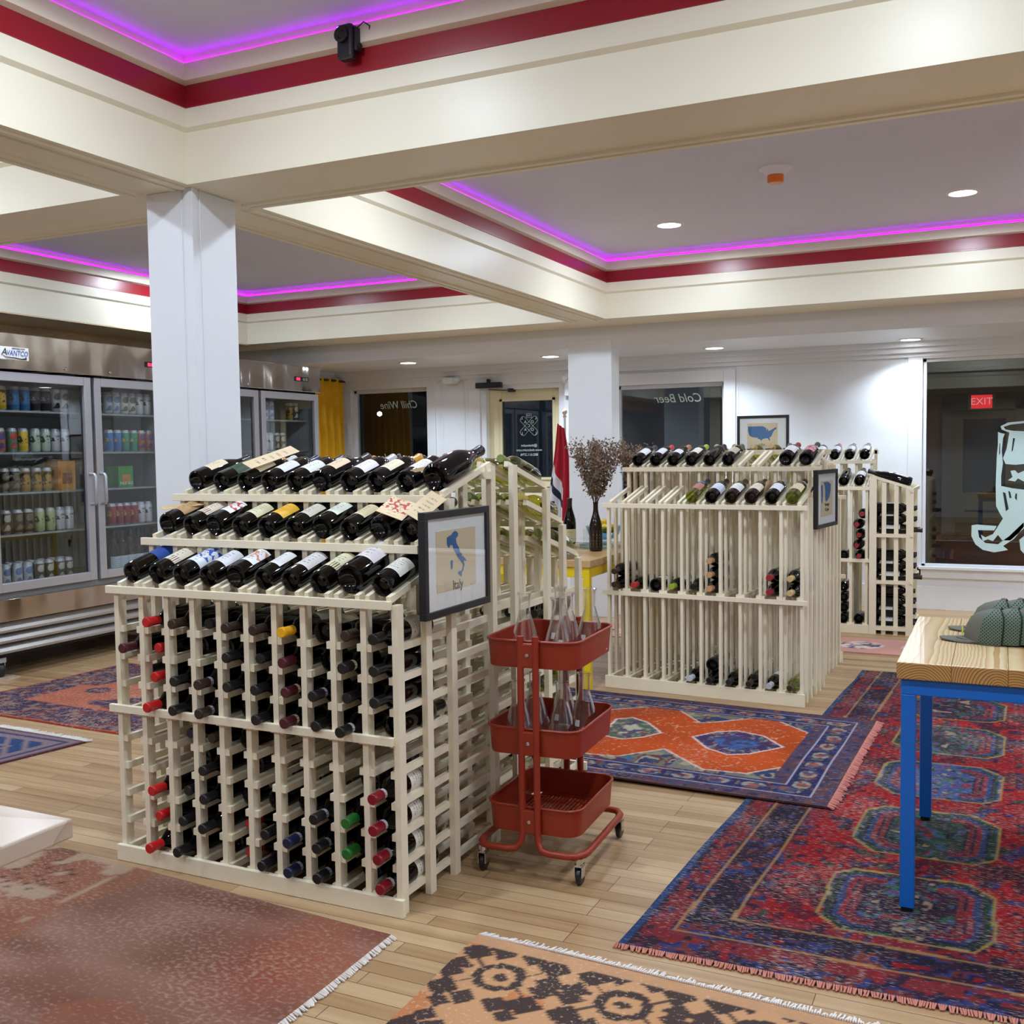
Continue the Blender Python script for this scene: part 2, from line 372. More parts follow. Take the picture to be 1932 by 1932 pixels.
# front door
dr = MB().box(-4.72, WY+.08, .01, -3.92, WY+.125, 1.12); dr.box(-4.72, WY+.08, 1.12, -4.585, WY+.125, 2.01); dr.box(-4.01, WY+.08, 1.12, -3.92, WY+.125, 2.01); dr.box(-4.585, WY+.08, 1.905, -4.01, WY+.125, 2.01)
DOORP = M('cream_door_paint', (232, 222, 184), .35, var=.02)
dr.box(-4.50, WY+.07, .25, -4.15, WY+.08, .95)
d1 = struct(dr.build('door_1', DOORP, bevel=.003))
MB().box(-4.585, WY+.10, 1.12, -4.01, WY+.106, 1.905).build('door_glass', PANE, d1)
mb = MB()
for a, b2, c, d_ in ((-4.600, -4.575, 1.105, 1.92), (-4.02, -3.995, 1.105, 1.92)): mb.box(a, WY+.068, c, b2, WY+.08, d_)
mb.box(-4.600, WY+.068, 1.895, -3.995, WY+.08, 1.92).box(-4.600, WY+.068, 1.105, -3.995, WY+.08, 1.13).build('glass_bead', DOORP, d1)
MB().box(-4.00, WY+.05, .98, -3.96, WY+.08, 1.12).tube([(-3.98, WY+.05, 1.03), (-3.98, WY+.02, 1.03), (-4.09, WY+.02, 1.03)], .009).build('door_handle', CHROME, d1, smooth=True)
# crossed-tag logo and text on the door glass
LY = WY+.096; cx, cz = -4.29, 1.645
mb = MB()
def rr(mb, c, hw, hh, ang, th=.004, r=.02, y=LY):
    pts = []
    for sx, sz, a0 in ((1, 1, 0), (-1, 1, PI/2), (-1, -1, PI), (1, -1, 1.5*PI)):
        for kk in range(4):
            a = a0+PI/2*kk/3; pts.append((sx*(hw-r)+r*math.cos(a), sz*(hh-r)+r*math.sin(a)))
    P = [(c[0]+x*math.cos(ang)-z*math.sin(ang), y, c[1]+x*math.sin(ang)+z*math.cos(ang)) for x, z in pts]
    mb.tube(P, th/2, 4, closed=True)
rr(mb, (cx, cz), .118, .031, PI/4, .003); rr(mb, (cx, cz), .118, .031, -PI/4, .003); rr(mb, (cx, cz+.102), .028, .019, 0, .003, .008)
mb.build('door_logo_outline', PAINT, d1)
tt = lambda s, x, z, sz, nm='door_lettering': text(s, sz, PAINT, d1, (x, LY-.002, z), (PI/2, 0, PI), nm)
# mirrored as read from inside: letters of LOCAL run along both diagonals
for i, ch in enumerate('LOCAL'):
    q = (i-2)*.0385
    if i != 2: tt(ch, cx-q, cz-q, .042)
    tt(ch, cx-q, cz+q, .042)
tt('THE', cx, cz+.102, .022); tt('@thelocalvt', cx, 1.448, .036); tt('www.thelocalvt.com', cx, 1.402, .034); tt('802.611.2796', cx, 1.355, .036)
# door closer
dc = thing('door_closer', 'black hydraulic door closer mounted above the cream front door', 'door closer', (-4.66, WY-.02, 2.06))
MB().box(-.14, -.06, -.03, .14, 0, .025).lathe([(0, .02), (.02, .02), (.02, .06), (0, .06)], 12, Matrix.Translation((-.005, -.03, 0))).build('closer_body', BLACK, dc, bevel=.006)
MB().beam((0, -.03, -.045), (.12, -.02, -.055), .02, .01).beam((.12, -.02, -.055), (.24, .03, -.06), .02, .01).box(.19, .01, -.075, .25, .07, -.04).build('closer_arm', BLACK, dc)
al = thing('alarm_sensor', 'small white box sensor on the cornice left of the front door', 'sensor', (-5.10, 9.30, 2.12))
MB().box(-.06, -.02, -.03, .06, .10, .03).build('sensor_body', WHITE, al, bevel=.004)
MB().box(.06, -.01, -.01, .12, .04, .025).build('sensor_magnet', WHITE, al, bevel=.003)
al = thing('emergency_light', 'round white emergency lamp head beside the flag, right of the door', 'emergency light', (-3.80, 9.37, 2.02))
MB().box(-.03, -.05, -.1, .06, 0, .12).build('housing', WHITE, al, bevel=.005)
MB().lathe([(0, .0), (.03, .005), (.045, .03), (.048, .06), (.0, .062)], 16, Matrix.Translation((-.05, -.05, .08)) @ Matrix.Rotation(2.2, 4, 'Y')).build('lamp_head', WHITE, al, smooth=True)

# outside: dark building front, street lamp and added hall imitating right window's reflection
NIGHT = M('night_wall', (44, 46, 48), .9)
NB = M('night_brown_wall', (70, 62, 44), .9)
nb = thing('neighbouring_building', 'dark building seen through the left window at night', 'building', (-9, 15, 0))
MB().box(-3, 0, 0, 1.2, .3, 6).build('facade', NIGHT, nb)
MB().box(-2.0, -.2, 0, -1.35, 0, 6).build('facade_panel', NB, nb)
sl = thing('street_lamp', 'bright lamp shining in the dark outside the left window', 'street lamp', (-9.05, 14.2, 0))
MB().tube([(0, 0, 0), (0, 0, 1.99)], .03).build('pole', BLACK, sl)
EMW = NT('lamp_bulb'); EMW.surf(EMW.n('Emission', {'Color': (1, 1, .95, 1), 'Strength': 14}).outputs[0]); EMW = EMW.m
MB().lathe([(0, -.04), (.035, -.02), (.04, .0), (.035, .02), (0, .04)], 12, Matrix.Translation((0, 0, 2.03))).build('bulb', EMW, sl, smooth=True)
HW = M('reflection_hall_wall', (118, 104, 92), .8); HT = M('reflection_hall_trim', (150, 146, 140), .6)
HY = 17.6
struct(MB().box(-2.4, HY, 0, 3.6, HY+.1, 3).box(-2.5, 9.7, 0, -2.4, HY+.1, 3).box(3.6, 9.7, 0, 3.7, HY+.1, 3).build('wall_reflection_hall', HW))  # added room: its shapes stand in for the reflection in the glass
struct(MB().box(-2.4, 9.62, -.05, 3.6, HY, 0).build('floor_reflection_hall', wood('reflection_hall_floor', (120, 88, 66), (96, 68, 50), .5, 1, 'X')))
struct(MB().box(-2.4, 9.7, 2.7, 3.6, HY, 2.8).box(-2.4, 15.6, 2.46, 3.6, 15.9, 2.7).build('ceiling_reflection_hall', HT))
struct(MB().box(-2.4, HY-.3, 2.20, 3.6, HY, 2.44).build('beam_21', M('reflection_hall_beam', (150, 136, 96), .6)))  # imitates the reflected beam band at the window top
d2 = struct(MB().box(-.67, HY-.06, 0, -.53, HY-.02, 1.92).box(.07, HY-.06, 0, .20, HY-.02, 1.92).box(-.53, HY-.06, 0, .07, HY-.02, .66).box(-.53, HY-.06, 1.80, .07, HY-.02, 1.92).build('door_2', M('reflection_hall_door_paint', (150, 138, 96), .5)))  # built copy of the door mirrored in the window
MB().box(-.53, HY-.04, .66, .07, HY-.03, 1.80).build('door_glass', M('dark_glass', (20, 22, 26), .1), d2)
MB().box(-.63, HY-.07, .03, .17, HY-.06, .19).build('kick_plate', M('brass', (120, 92, 40), .35, .8), d2)
MB().box(-.50, HY-.075, .36, .04, HY-.06, .39).build('push_bar', BLACK, d2)
struct(MB().box(-.83, HY-.07, 0, -.67, HY, 2.10).box(.20, HY-.07, 0, .36, HY, 2.10).box(-.83, HY-.07, 1.94, .36, HY, 2.10).build('trim_30', HT))
struct(MB().box(-1.3, HY-.02, .98, -.84, HY, 2.16).build('trim_31', M('reflection_hall_plywood', (150, 96, 54), .6)))
ex = thing('exit_sign', 'red lit exit sign reflected in the right window, set in an added hall', 'exit sign', (-.27, HY-.36, 2.05))
MB().box(-.19, 0, -.12, .19, .06, .12).build('sign_box', HT, ex, bevel=.005)
EXR = NT('red_exit_panel'); EXR.surf(EXR.n('Emission', {'Color': (1, .03, .04, 1), 'Strength': 1.1}).outputs[0])
MB().box(-.145, -.004, -.10, .145, 0, .10).build('lit_panel', EXR.m, ex)
text('EXIT', .15, M('exit_letters', (255, 170, 170), .5, em=(1, .4, .4, 1), es=.8), ex, (0, -.006, 0), (PI/2, 0, 0), 'sign_lettering')

# ================================================================ LIGHTS
EMD = NT('downlight_lens'); EMD.surf(EMD.n('Emission', {'Color': (.93, .96, 1, 1), 'Strength': 22}).outputs[0]); EMD = EMD.m
RINGM = M('white_metal_ring', (225, 225, 225), .4, var=0)
ring_me = MB().lathe([(.073, -.001), (.077, -.008), (.097, -.006), (.101, 0), (.073, 0)], 32).mesh('trim_ring', RINGM, .9)
lens_me = MB().lathe([(0, -.004), (.074, -.004)], 32).mesh('lens', EMD)
def downlight(x, y, z, label, w=0, spread=3.0):
    t = thing('downlight', label, 'ceiling light', (x, y, z), 0, 'recessed ceiling downlights')
    link('trim_ring', ring_me, t); link('lens', lens_me, t)
    def lamp(kind, watts):
        l = bpy.data.lights.new('downlight_lamp', kind); l.energy = watts; l.color = LAMP_COL
        lo = bpy.data.objects.new('downlight_lamp', l); COL.objects.link(lo); lo.parent = t; lo.location = (0, 0, -.012 if kind == 'AREA' else -.05); return l
    l = lamp('AREA', w or LAMP_W*.72); l.shape = 'DISK'; l.size = .12; l.spread = spread
    if not w:   # added spot: sends light almost along the ceiling to brighten fascia and header
        l = lamp('SPOT', LAMP_W*LAMP_GRAZE); l.spot_size = math.radians(178); l.spot_blend = .03; l.shadow_soft_size = .045
for x, lab in ((-2.0, 'round ceiling downlight left of the orange smoke detector'), (-.22, 'round ceiling downlight right of the orange smoke detector')):
    downlight(x, 6.72, ZC, lab)
for x, y, z, lab in ((-5.178, 8.653, 2.26, 'alcove downlight above the left window, nearest the yellow curtain'), (-3.756, 8.82, 2.26, 'alcove downlight above the front door'),
                  (-2.248, 8.891, 2.26, 'alcove downlight right of the far column'), (-.678, 9.10, 2.26, 'alcove downlight above the corner wine rack')):
    downlight(x, y, z, lab, LAMP_W*.55, 2.2)
for x in (1.0, 2.6): downlight(x, 9.0, 2.26, 'alcove downlight outside the picture, %s of two on the right' % ('nearer' if x < 2 else 'farther'), LAMP_W*.6, 2.0)
for x in (-2.0, -.22): downlight(x, 4.15, ZC, 'ceiling downlight hidden behind the near cross beam, %s one' % ('left' if x < -1 else 'right'))
for x in (-2.0, -.22):
    for y in (2.1, -.1): downlight(x, y, ZC, 'ceiling downlight overhead above the picture, %s %s one' % ('front' if y > 1 else 'rear', 'left' if x < -1 else 'right'))
for x in (-5.4, -3.9):
    for y in (6.6, 4.4, 2.1, -.1): downlight(x-(.35 if y > 6 and x < -5 else 0), y-(.2 if y > 6 and x < -5 else 0), ZC, 'ceiling downlight over the tall coolers, %s one in the %s row' % (ORD[[6.6, 4.4, 2.1, -.1].index(y)], 'outer' if x < -5 else 'inner'))
for x in (1.5, 3.0):
    for y in (6.7, 4.4, 2.1): downlight(x, y, ZC, 'ceiling downlight right of the picture, %s in the %s row' % (ORD[[6.7, 4.4, 2.1].index(y)], 'near' if x < 2 else 'far'))
hl = bpy.data.lights.new('added_hall_lamp', 'AREA'); hl.energy = 45; hl.size = .3; hl.color = (1, .9, .75)  # unseen lamp added to brighten the stand-in hall
ho = bpy.data.objects.new('added_hall_lamp', hl); COL.objects.link(ho); ho.location = (1.9, 15.0, 2.6)
sd = thing('smoke_detector', 'white smoke detector with orange cap on the ceiling', 'smoke detector', (-1.10, 5.66, ZC))
MB().lathe([(.0, 0), (.085, 0), (.085, -.008), (.06, -.022), (.05, -.04), (0, -.04)], 32).build('detector_base', WHITE, sd, smooth=True)
MB().lathe([(0, -.04), (.043, -.04), (.043, -.072), (.036, -.08), (0, -.08)], 24).build('dust_cap', M('orange_cap', (226, 120, 30), .35), sd, smooth=True)
wc = thing('projector', 'small black device with blue light hanging from the red ceiling trim', 'camera', (-2.0, 3.0, 2.77))
wc.scale = (.72, .72, .72)
MB().box(-.055, -.03, -.085, .03, .03, .075).build('casing', BLACK, wc, bevel=.014)
MB().lathe([(0, 0), (.036, 0), (.036, .018), (.022, .018), (.016, .010), (0, .010)], 24, Matrix.Translation((-.018, -.03, .02)) @ Matrix.Rotation(PI/2, 4, 'X')).build('camera_lens', M('lens_black', (30, 30, 34), .15), wc, smooth=True)
MB().box(-.045, -.034, .055, -.025, -.029, .062).build('status_light', M('blue_led', (60, 140, 255), .4, em=(.1, .4, 1, 1), es=6), wc)
MB().box(.03, -.01, -.05, .045, .04, .06).box(.0, 0, .04, .02, .05, .06).build('bracket', BLACK, wc, bevel=.003)
MB().tube([(.04, .01, .06), (.08, .0, .075), (.10, .02, .06), (.09, .03, .03), (.07, .035, .0)], .0035, 6).build('cable', BLACK, wc, smooth=True)

# ================================================================ WINE RACKS
T15 = math.tan(math.radians(15))
def rack(name, label, origin, rz, ncol, pitch, posts, tiers, rails, mids, depth, base=.055, slope=T15, slen=.36, group=None, topbar=None, pw=.02, pd=.035, over=(.035, .03)):
    t = thing(name, label, 'wine rack', origin, rz, group)
    for i in range(ncol+1):
        x = i*pitch; mb = MB()
        sides = ([1] if i == 0 else [-1] if i == ncol else [-1, 1])
        for j, (py, ph) in enumerate(posts): mb.box(x-pw/2, py, 0, x+pw/2, py+pd, ph)
        for s in sides:
            xa = x+s*(pw/2+.008)
            for z in rails: mb.box(xa-.008, .004, z-.022, xa+.008, depth, z)
            for ty, tz in tiers: mb.beam((xa, ty, tz+.002), (xa, ty+slen, tz+.002+slen*slope), .016, .02)
        mb.build('upright_frame', RACK, t)
    W_ = ncol*pitch
    for ty, tz in tiers: MB().box(-over[0], ty-.014, tz-.026, W_+over[1], ty+.002, tz).build('display_strip', RACK, t, bevel=.0015)
    for z in mids: MB().box(-over[0], -.014, z-.03, W_+over[1], .002, z-.004).build('middle_strip', RACK, t, bevel=.0015)
    MB().box(-.02, -.016, .0, W_+.02, .0, base).build('base_board', RACK, t, bevel=.0015)
    if topbar: MB().box(-.02, topbar[0], topbar[1]-.03, W_+.02, topbar[0]+.02, topbar[1]).build('top_bar', RACK, t, bevel=.0015)
    return t
RT = [.056+.0945*k for k in range(9)]
lat_posts = [(0, .935), (.168, 1.085), (.33, 1.235), (.632, 1.335)]
lat_tiers = [(0, .948), (.168, 1.098), (.33, 1.246)]
P1 = .1105
R1 = rack('lattice_wine_rack', 'cream lattice wine rack with three display tiers, filled with dark bottles, nearest the camera', (-2.712, 2.578, 0), 0, 10, P1,
          lat_posts, lat_tiers, RT, [.545], .65, slen=.34, group='cream wooden wine racks', over=(.035, -.008))
MB().box(-.02, .60, 1.29, 10*P1+.02, .632, 1.315).build('top_bar', RACK, R1)
R1B = rack('lattice_wine_rack', 'cream lattice wine rack standing back to back behind the one with the Italy sign', (-1.605, 4.055, 0), PI, 10, P1,
           lat_posts, lat_tiers, RT, [.545], .65, slen=.34, group='cream wooden wine racks', over=(-.008, .02))
mb = MB()
for z in (1.285, 1.15, 1.01): mb.box(.01, .62, z-.02, .03, .82, z)
pass
bin_posts = lambda h0, h1, n=6: [(i*.1, (h0 if i < 3 else h1)+T15*(i*.1 if i < 3 else i*.1-.3)-.012) for i in range(n)]
bp = [(0, 1.062), (.10, 1.085), (.20, 1.11), (.31, 1.262), (.41, 1.285), (.51, 1.31)]
RZ2 = -.063
R2 = rack('slatted_wine_rack', 'cream slatted wine rack of tall bins on the floor right of the dried flowers', (-2.06, 5.66, 0), RZ2, 10, .1115,
          bp, [(0, 1.078), (.31, 1.280)], [.075, .585], [.575], .56, base=.07, pd=.028, pw=.016, slen=.30, group='cream wooden wine racks', topbar=(.60, 1.375))
R2B = rack('slatted_wine_rack', 'cream slatted wine rack back to back behind the rack with the Portugal and Spain sign', (-.925, 6.86, 0), PI+RZ2, 10, .1115,
           bp, [(0, 1.078), (.31, 1.280)], [.075, .585], [.575], .56, base=.07, pd=.028, pw=.016, slen=.30, group='cream wooden wine racks')
R3 = rack('slatted_wine_rack', 'cream slatted wine rack against the window wall under the USA sign', (-2.006, 8.02, 0), 0, 10, .1115,
          [(0, 1.075), (.11, 1.10), (.22, 1.13), (.31, 1.262), (.42, 1.29), (.60, 1.37)], [(0, 1.092), (.31, 1.283)], [.075, .55], [.56], .6, base=.065, pd=.03, slen=.30, group='cream wooden wine racks', topbar=(.60, 1.36))
R4 = rack('corner_wine_rack', 'narrow cream wine rack turned sideways in front of the right window corner', (-.585, 8.03, 0), PI/2, 6, .108,
          [(0, 1.075), (.085, 1.095), (.17, 1.12), (.25, 1.16)], [(0, 1.078)], [.06, .40, .745], [.41, .755], .28, base=.06, pd=.03, slen=.27, slope=.32, group='cream wooden wine racks')
MB().box(-.026, -.02, 0, -.01, .03, 1.078).box(-.026, .235, 0, -.01, .285, 1.17).box(-.022, 0, .03, -.01, .28, .06).box(-.022, 0, .375, -.01, .28, .40).box(-.022, 0, .72, -.01, .28, .745).build('end_panel', RACK, R4)

# ================================================================ BOTTLES
def cap_mat(c): return M('capsule_%d_%d_%d' % c, c, .32, var=.03)
def prof(kind):
    if kind == 'burg': return [(0, .022), (.018, .018), (.029, .004), (.032, 0), (.039, .004), (.041, .014), (.041, .135), (.038, .165), (.029, .20), (.019, .232), (.0155, .255), (.0148, .296), (.0165, .297), (.0165, .305), (.010, .306), (0, .306)]
    if kind == 'mag': return [(a*1.2, z*1.12) for a, z in prof('burg')]
    return [(0, .022), (.018, .018), (.026, .004), (.029, 0), (.0365, .003), (.038, .012), (.038, .188), (.035, .206), (.024, .222), (.0165, .236), (.0148, .25), (.0145, .292), (.016, .293), (.016, .301), (.010, .302), (0, .302)]
BODY = {}
def body_mesh(kind, glass, n):
    k = (kind, glass.name, n)
    if k not in BODY: BODY[k] = MB().lathe(prof(kind), n).mesh('bottle_glass', glass, .8)
    return BODY[k]
def cap_mesh(kind, c, n, ring):
    k = ('cap', kind, c, n, ring)
    if k not in BODY:
        s = 1.12 if kind == 'mag' else 1.0; r = .0157 if kind != 'mag' else .0185; top = {'burg': .3075, 'mag': .3075*1.12}.get(kind, .3035); r1 = r+.0016
        BODY[k] = MB().lathe([(r+.0003, top-.058*s), (r, top-.02), (r1, top-.012), (r1, top-.002), (r1-.002, top), (0, top)], n).mesh('capsule', cap_mat(c), .8)
    return BODY[k]
def lab_mesh(kind, m, n, z0, z1, half, nm='label'):
    k = ('lab', kind, m.name, id(m), n, z0, z1, half)
    if k not in BODY:
        r = {'burg': .0414, 'mag': .0496}.get(kind, .0384)
        BODY[k] = MB().lathe([(r, z0), (r, z1)], n, a0=-half, a1=half, uv=True).mesh(nm, m, 1.5)
    return BODY[k]
BCOUNT = 0
def bottle(mw, kind='bord', glass=None, lab=None, cap=(24, 22, 26), label='', group=None, n=20, ink=(60, 55, 60), accent=None, seed=0, z0=.055, z1=.15, half=1.05, ring=None, art=None, neck=None):
    glass = glass or GLASSD
    o = bpy.data.objects.new('wine_bottle', body_mesh(kind, glass, n)); COL.objects.link(o); o.matrix_world = mw
    tag(o, label, 'wine bottle', group)
    if cap: link('capsule', cap_mesh(kind, cap, max(10, n//2), ring), o)
    if ring:
        r = .0162 if kind != 'mag' else .0192
        k = ('ring', kind, ring)
        if k not in BODY: BODY[k] = MB().lathe([(r, .242), (r, .254)], 12).mesh('capsule_band', cap_mat(ring))
        link('capsule_band', BODY[k], o)
    if lab: link('label', lab_mesh(kind, label_mat(lab, ink, accent, seed), 10, z0, z1, half), o)
    if art: link('label_picture', lab_mesh(kind, M('art_%d_%d_%d' % art, art, .6, var=.5, scale=60), 8, z0-.002, z0+.035, half*.9, 'label_picture'), o)
    if neck: link('neck_label', lab_mesh(kind, M('neck_%d_%d_%d' % neck, neck, .6), 8, z1+.012, z1+.028, half*.8, 'neck_label'), o)
    return o
def orient(t, lx, ly, lz, fwd, roll=0.0, tilt=0.0):
    """bottle axis along rack depth: fwd=+1 base at front, neck to the back (tilted up); -1 neck to the front"""
    d = Vector((0, fwd*math.cos(tilt), math.sin(tilt))); up = Vector((0, -fwd*math.sin(tilt), math.cos(tilt)))
    y = d.cross(up); m = Matrix((up, y, d)).transposed().to_4x4()
    base = Matrix.Translation(t.location) @ Matrix.Rotation(t.rotation_euler[2], 4, 'Z')
    return base @ Matrix.Translation((lx, ly, lz)) @ m @ Matrix.Rotation(roll, 4, 'Z')
# display bottles of the Italy rack: (glass kind, label colour, cap, extras, description)
BLK = (24, 22, 26); BRN = (52, 36, 30); MAR = (78, 24, 36); REDC = (196, 28, 30); NAV = (26, 34, 66); YEL = (238, 176, 20); GRN = (36, 110, 40); DRED = (132, 18, 34)
WH = (232, 232, 234); CRM = (232, 216, 184)
disp = {
 2: [('burg', CRM, BLK, {}, 'cream'), ('bord', (46, 74, 46), (40, 80, 40), dict(z0=.06, z1=.185, half=1.4, ink=(90, 120, 80)), 'dark green'), ('bord', (228, 210, 170), (200, 200, 200), {}, 'cream folded'), ('bord', (222, 222, 230), NAV, {}, 'white'),
     ('bord', (226, 228, 226), BLK, {}, 'pale grey'), ('burg', (228, 204, 172), BRN, dict(neck=(40, 36, 36)), 'peach'), ('bord', (228, 228, 232), (190, 190, 196), {}, 'white'), ('bord', (234, 220, 190), (214, 150, 40), {}, 'ivory'),
     ('bord', (232, 228, 220), (78, 30, 44), {}, 'off-white'), ('mag', None, (30, 30, 40), {}, None)],
 1: [('burg', (184, 150, 104), BLK, dict(half=1.3), 'brown paper'), ('bord', (228, 218, 200), (90, 20, 26), dict(art=(150, 88, 50), z1=.17), 'cream and orange picture'), ('burg', (234, 234, 238), MAR, dict(accent=(190, 60, 60), seed=2), 'white and red'),
     ('bord', (222, 220, 184), BLK, {}, 'pale yellow'), ('bord', (236, 184, 62), (30, 30, 30), dict(ink=(180, 130, 30)), 'bright yellow'), ('bord', (220, 214, 200), (120, 120, 116), {}, 'grey cream'), ('burg', (226, 232, 220), BLK, {}, 'pale green'),
     ('bord', (224, 210, 172), BRN, {}, 'tan'), ('burg', (228, 224, 216), (150, 30, 30), {}, 'white'), ('bord', (232, 230, 226), BLK, {}, 'white half hidden')],
 0: [('bord', (40, 78, 160), NAV, dict(z0=.10, z1=.20, half=1.5, ink=(30, 50, 110)), 'blue striped'), ('bord', (224, 216, 194), BLK, dict(art=(120, 88, 84), z1=.18), 'cream and dark picture'), ('bord', (226, 230, 236), BLK, dict(accent=(50, 90, 190), seed=3, z1=.185, half=1.5, neck=(220, 180, 50)), 'colourful'),
     ('bord', (222, 224, 230), BLK, {}, 'silver white'), ('burg', (232, 232, 236), BLK, dict(accent=(206, 140, 110), seed=1), 'white and orange'), ('bord', (230, 230, 230), (180, 180, 176), {}, 'plain white'), ('bord', (224, 222, 222), BLK, dict(z1=.165), 'pale grey'),
     ('bord', (226, 224, 188), MAR, dict(art=(100, 50, 40), z1=.17), 'pale yellow-green'), ('mag', (232, 224, 228), BLK, dict(z0=.08, z1=.21), 'long white'), ('bord', (232, 228, 220), BLK, dict(ink=(30, 28, 30), z0=.05, z1=.14, half=1.35), 'white and black print')]}
tn_ = {2: 'top', 1: 'middle', 0: 'bottom'}
tilt = math.radians(15)
for tr, row in disp.items():
    ty, tz = lat_tiers[tr]
    for c, (kd, lab, cap, kw, desc) in enumerate(row):
        r = {'burg': .041, 'mag': .049}.get(kd, .038)
        lz = tz+.012+math.sqrt(r*r-.029**2)*.9+.003
        m = orient(R1, (c+.5)*P1, ty+.006+R.uniform(0, .012)+math.sin(tilt)*r*.6, lz+.004, 1, R.uniform(-.22, .12)+(.0 if c != 4 else .1), tilt)
        d = ('large dark navy bottle without label' if lab is None else 'bottle with %s label' % desc)
        bottle(m, kd, None, lab, cap, '%s, %s from left, %s display row, near rack' % (d, ORD[c], tn_[tr]), 'bottles on the Italy display tiers', 28, seed=(c+tr) % 5 if 'seed' not in kw else kw.pop('seed'), **kw)
# cards tucked beside bottles
KRAFT = M('tan_card', (206, 176, 132), .7); CARDP = label_mat((226, 204, 168), (80, 70, 60), None, 4); CARDR = label_mat((226, 200, 160), (70, 60, 55), (180, 30, 30), 3)
def card(x, y, z, w, h, rx, ry, rz, mat, label, t=R1):
    mb = MB(); mb.add([(-w/2, -h/2, 0), (w/2, -h/2, 0), (w/2, h/2, 0), (-w/2, h/2, 0), (-w/2, -h/2, .0012), (w/2, -h/2, .0012), (w/2, h/2, .0012), (-w/2, h/2, .0012)], [(0, 3, 2, 1), (0, 1, 5, 4), (1, 2, 6, 5), (2, 3, 7, 6), (3, 0, 4, 7)])
    mb.uv[len(mb.f)] = [(0, 0), (1, 0), (1, 1), (0, 1)]; mb.f.append((4, 5, 6, 7))
    o = mb.build('price_card', mat); o.location = t.matrix_basis @ Vector((x, y, z)); o.rotation_euler = (rx, ry, rz+t.rotation_euler[2])
    return tag(o, label, 'card', 'cards tucked among the bottles')
bpy.context.view_layer.update()
card(2.72*P1, .47, 1.375, .05, .24, .28, .45, -.05, CARDP, 'cream folded card on the third bottle of the top display row')
card(9.02*P1, .42, 1.335, .012, .15, .6, 1.25, 0, KRAFT, 'tan card standing beside the large navy bottle')
card(.45*P1, .28, 1.205, .045, .15, .1, .25, -.6, KRAFT, 'tan card lying on the first bottle of the middle display row')
card(8.95*P1, .22, 1.21, .09, .15, .30, .35, .25, CARDR, 'cream card with red mark over the ninth bottle, middle display row')
card(9.72*P1, .25, 1.215, .06, .15, .5, .5, .1, CARDP, 'cream card over the last bottle of the middle display row')
# cells: rows from the top; entries: (col, colour, protrusion, ring)
cells = {
 0: [(1, REDC, 0, None), (2, BRN, 0, None), (3, BLK, -.05, None), (4, BRN, 0, None), (5, BRN, 0, None), (6, YEL, 0, None), (7, 'base', .0, CRM), (8, BRN, -.02, None), (9, BLK, .0, None)],
 1: [(0, MAR, 0, None), (1, REDC, -.05, None), (2, 'back', 0, None), (3, 'back', 0, None), (4, BLK, 0, None), (5, BLK, -.03, None), (6, MAR, 0, None), (7, 'back', 0, None), (8, BLK, 0, CRM), (9, BLK, .0, None)],
 2: [(0, NAV, -.12, None), (1, REDC, -.03, None), (2, BLK, 0, None), (3, BRN, .01, (150, 150, 160)), (4, BLK, 0, None), (5, BLK, 0, None), (6, MAR, -.01, CRM), (7, BLK, 0, (150, 150, 160)), (8, BLK, -.02, None), (9, BLK, 0, None)],
 3: [(1, REDC, .01, None), (2, BLK, .01, None), (3, BRN, .01, (150, 150, 160)), (4, 'back', 0, None), (5, BLK, 0, None), (6, MAR, 0, CRM), (7, BLK, -.01, None), (8, BLK, .02, (200, 200, 200)), (9, 'back', 0, None)],
 4: [(2, NAV, -.07, None), (3, BRN, -.05, None), (4, 'back', 0, None)],
 5: [(2, 'back', 0, None), (3, BLK, 0, None), (4, 'back', 0, None), (8, 'back', 0, None), (9, DRED, .02, (190, 190, 200))],
 6: [(1, REDC, 0, None), (2, BLK, -.05, None), (3, BLK, 0, None), (4, 'back', 0, None), (5, 'back', 0, None), (6, 'back', 0, None), (7, BLK, .01, (150, 150, 160)), (8, GRN, 0, None), (9, DRED, .02, (190, 190, 200))],
 7: [(1, REDC, -.03, None), (2, BLK, -.02, None), (3, BLK, .01, None), (4, REDC, -.09, None), (5, BLK, -.03, None), (6, 'back', 0, None), (7, BLK, 0, (150, 150, 160)), (8, GRN, 0, None), (9, DRED, 0, (190, 190, 200))],
 8: [(1, REDC, .02, None), (2, BLK, .01, None), (3, 'back', 0, None), (4, REDC, -.09, None), (5, BLK, -.01, None), (6, NAV, .0, (150, 150, 160)), (7, BLK, 0, (150, 150, 160)), (8, 'back', 0, None), (9, DRED, -.01, (190, 190, 200))]}
cells[7][5] = (6, NAV, .0, (150, 150, 160))
cells[8].append((6, 'back', 0, None)) if False else None
NMS = {BLK: 'black', BRN: 'brown', MAR: 'maroon', REDC: 'bright red', NAV: 'navy', YEL: 'yellow', GRN: 'green', DRED: 'deep red'}
order = [8, 7, 6, 5, 4, 3, 2, 1, 0]
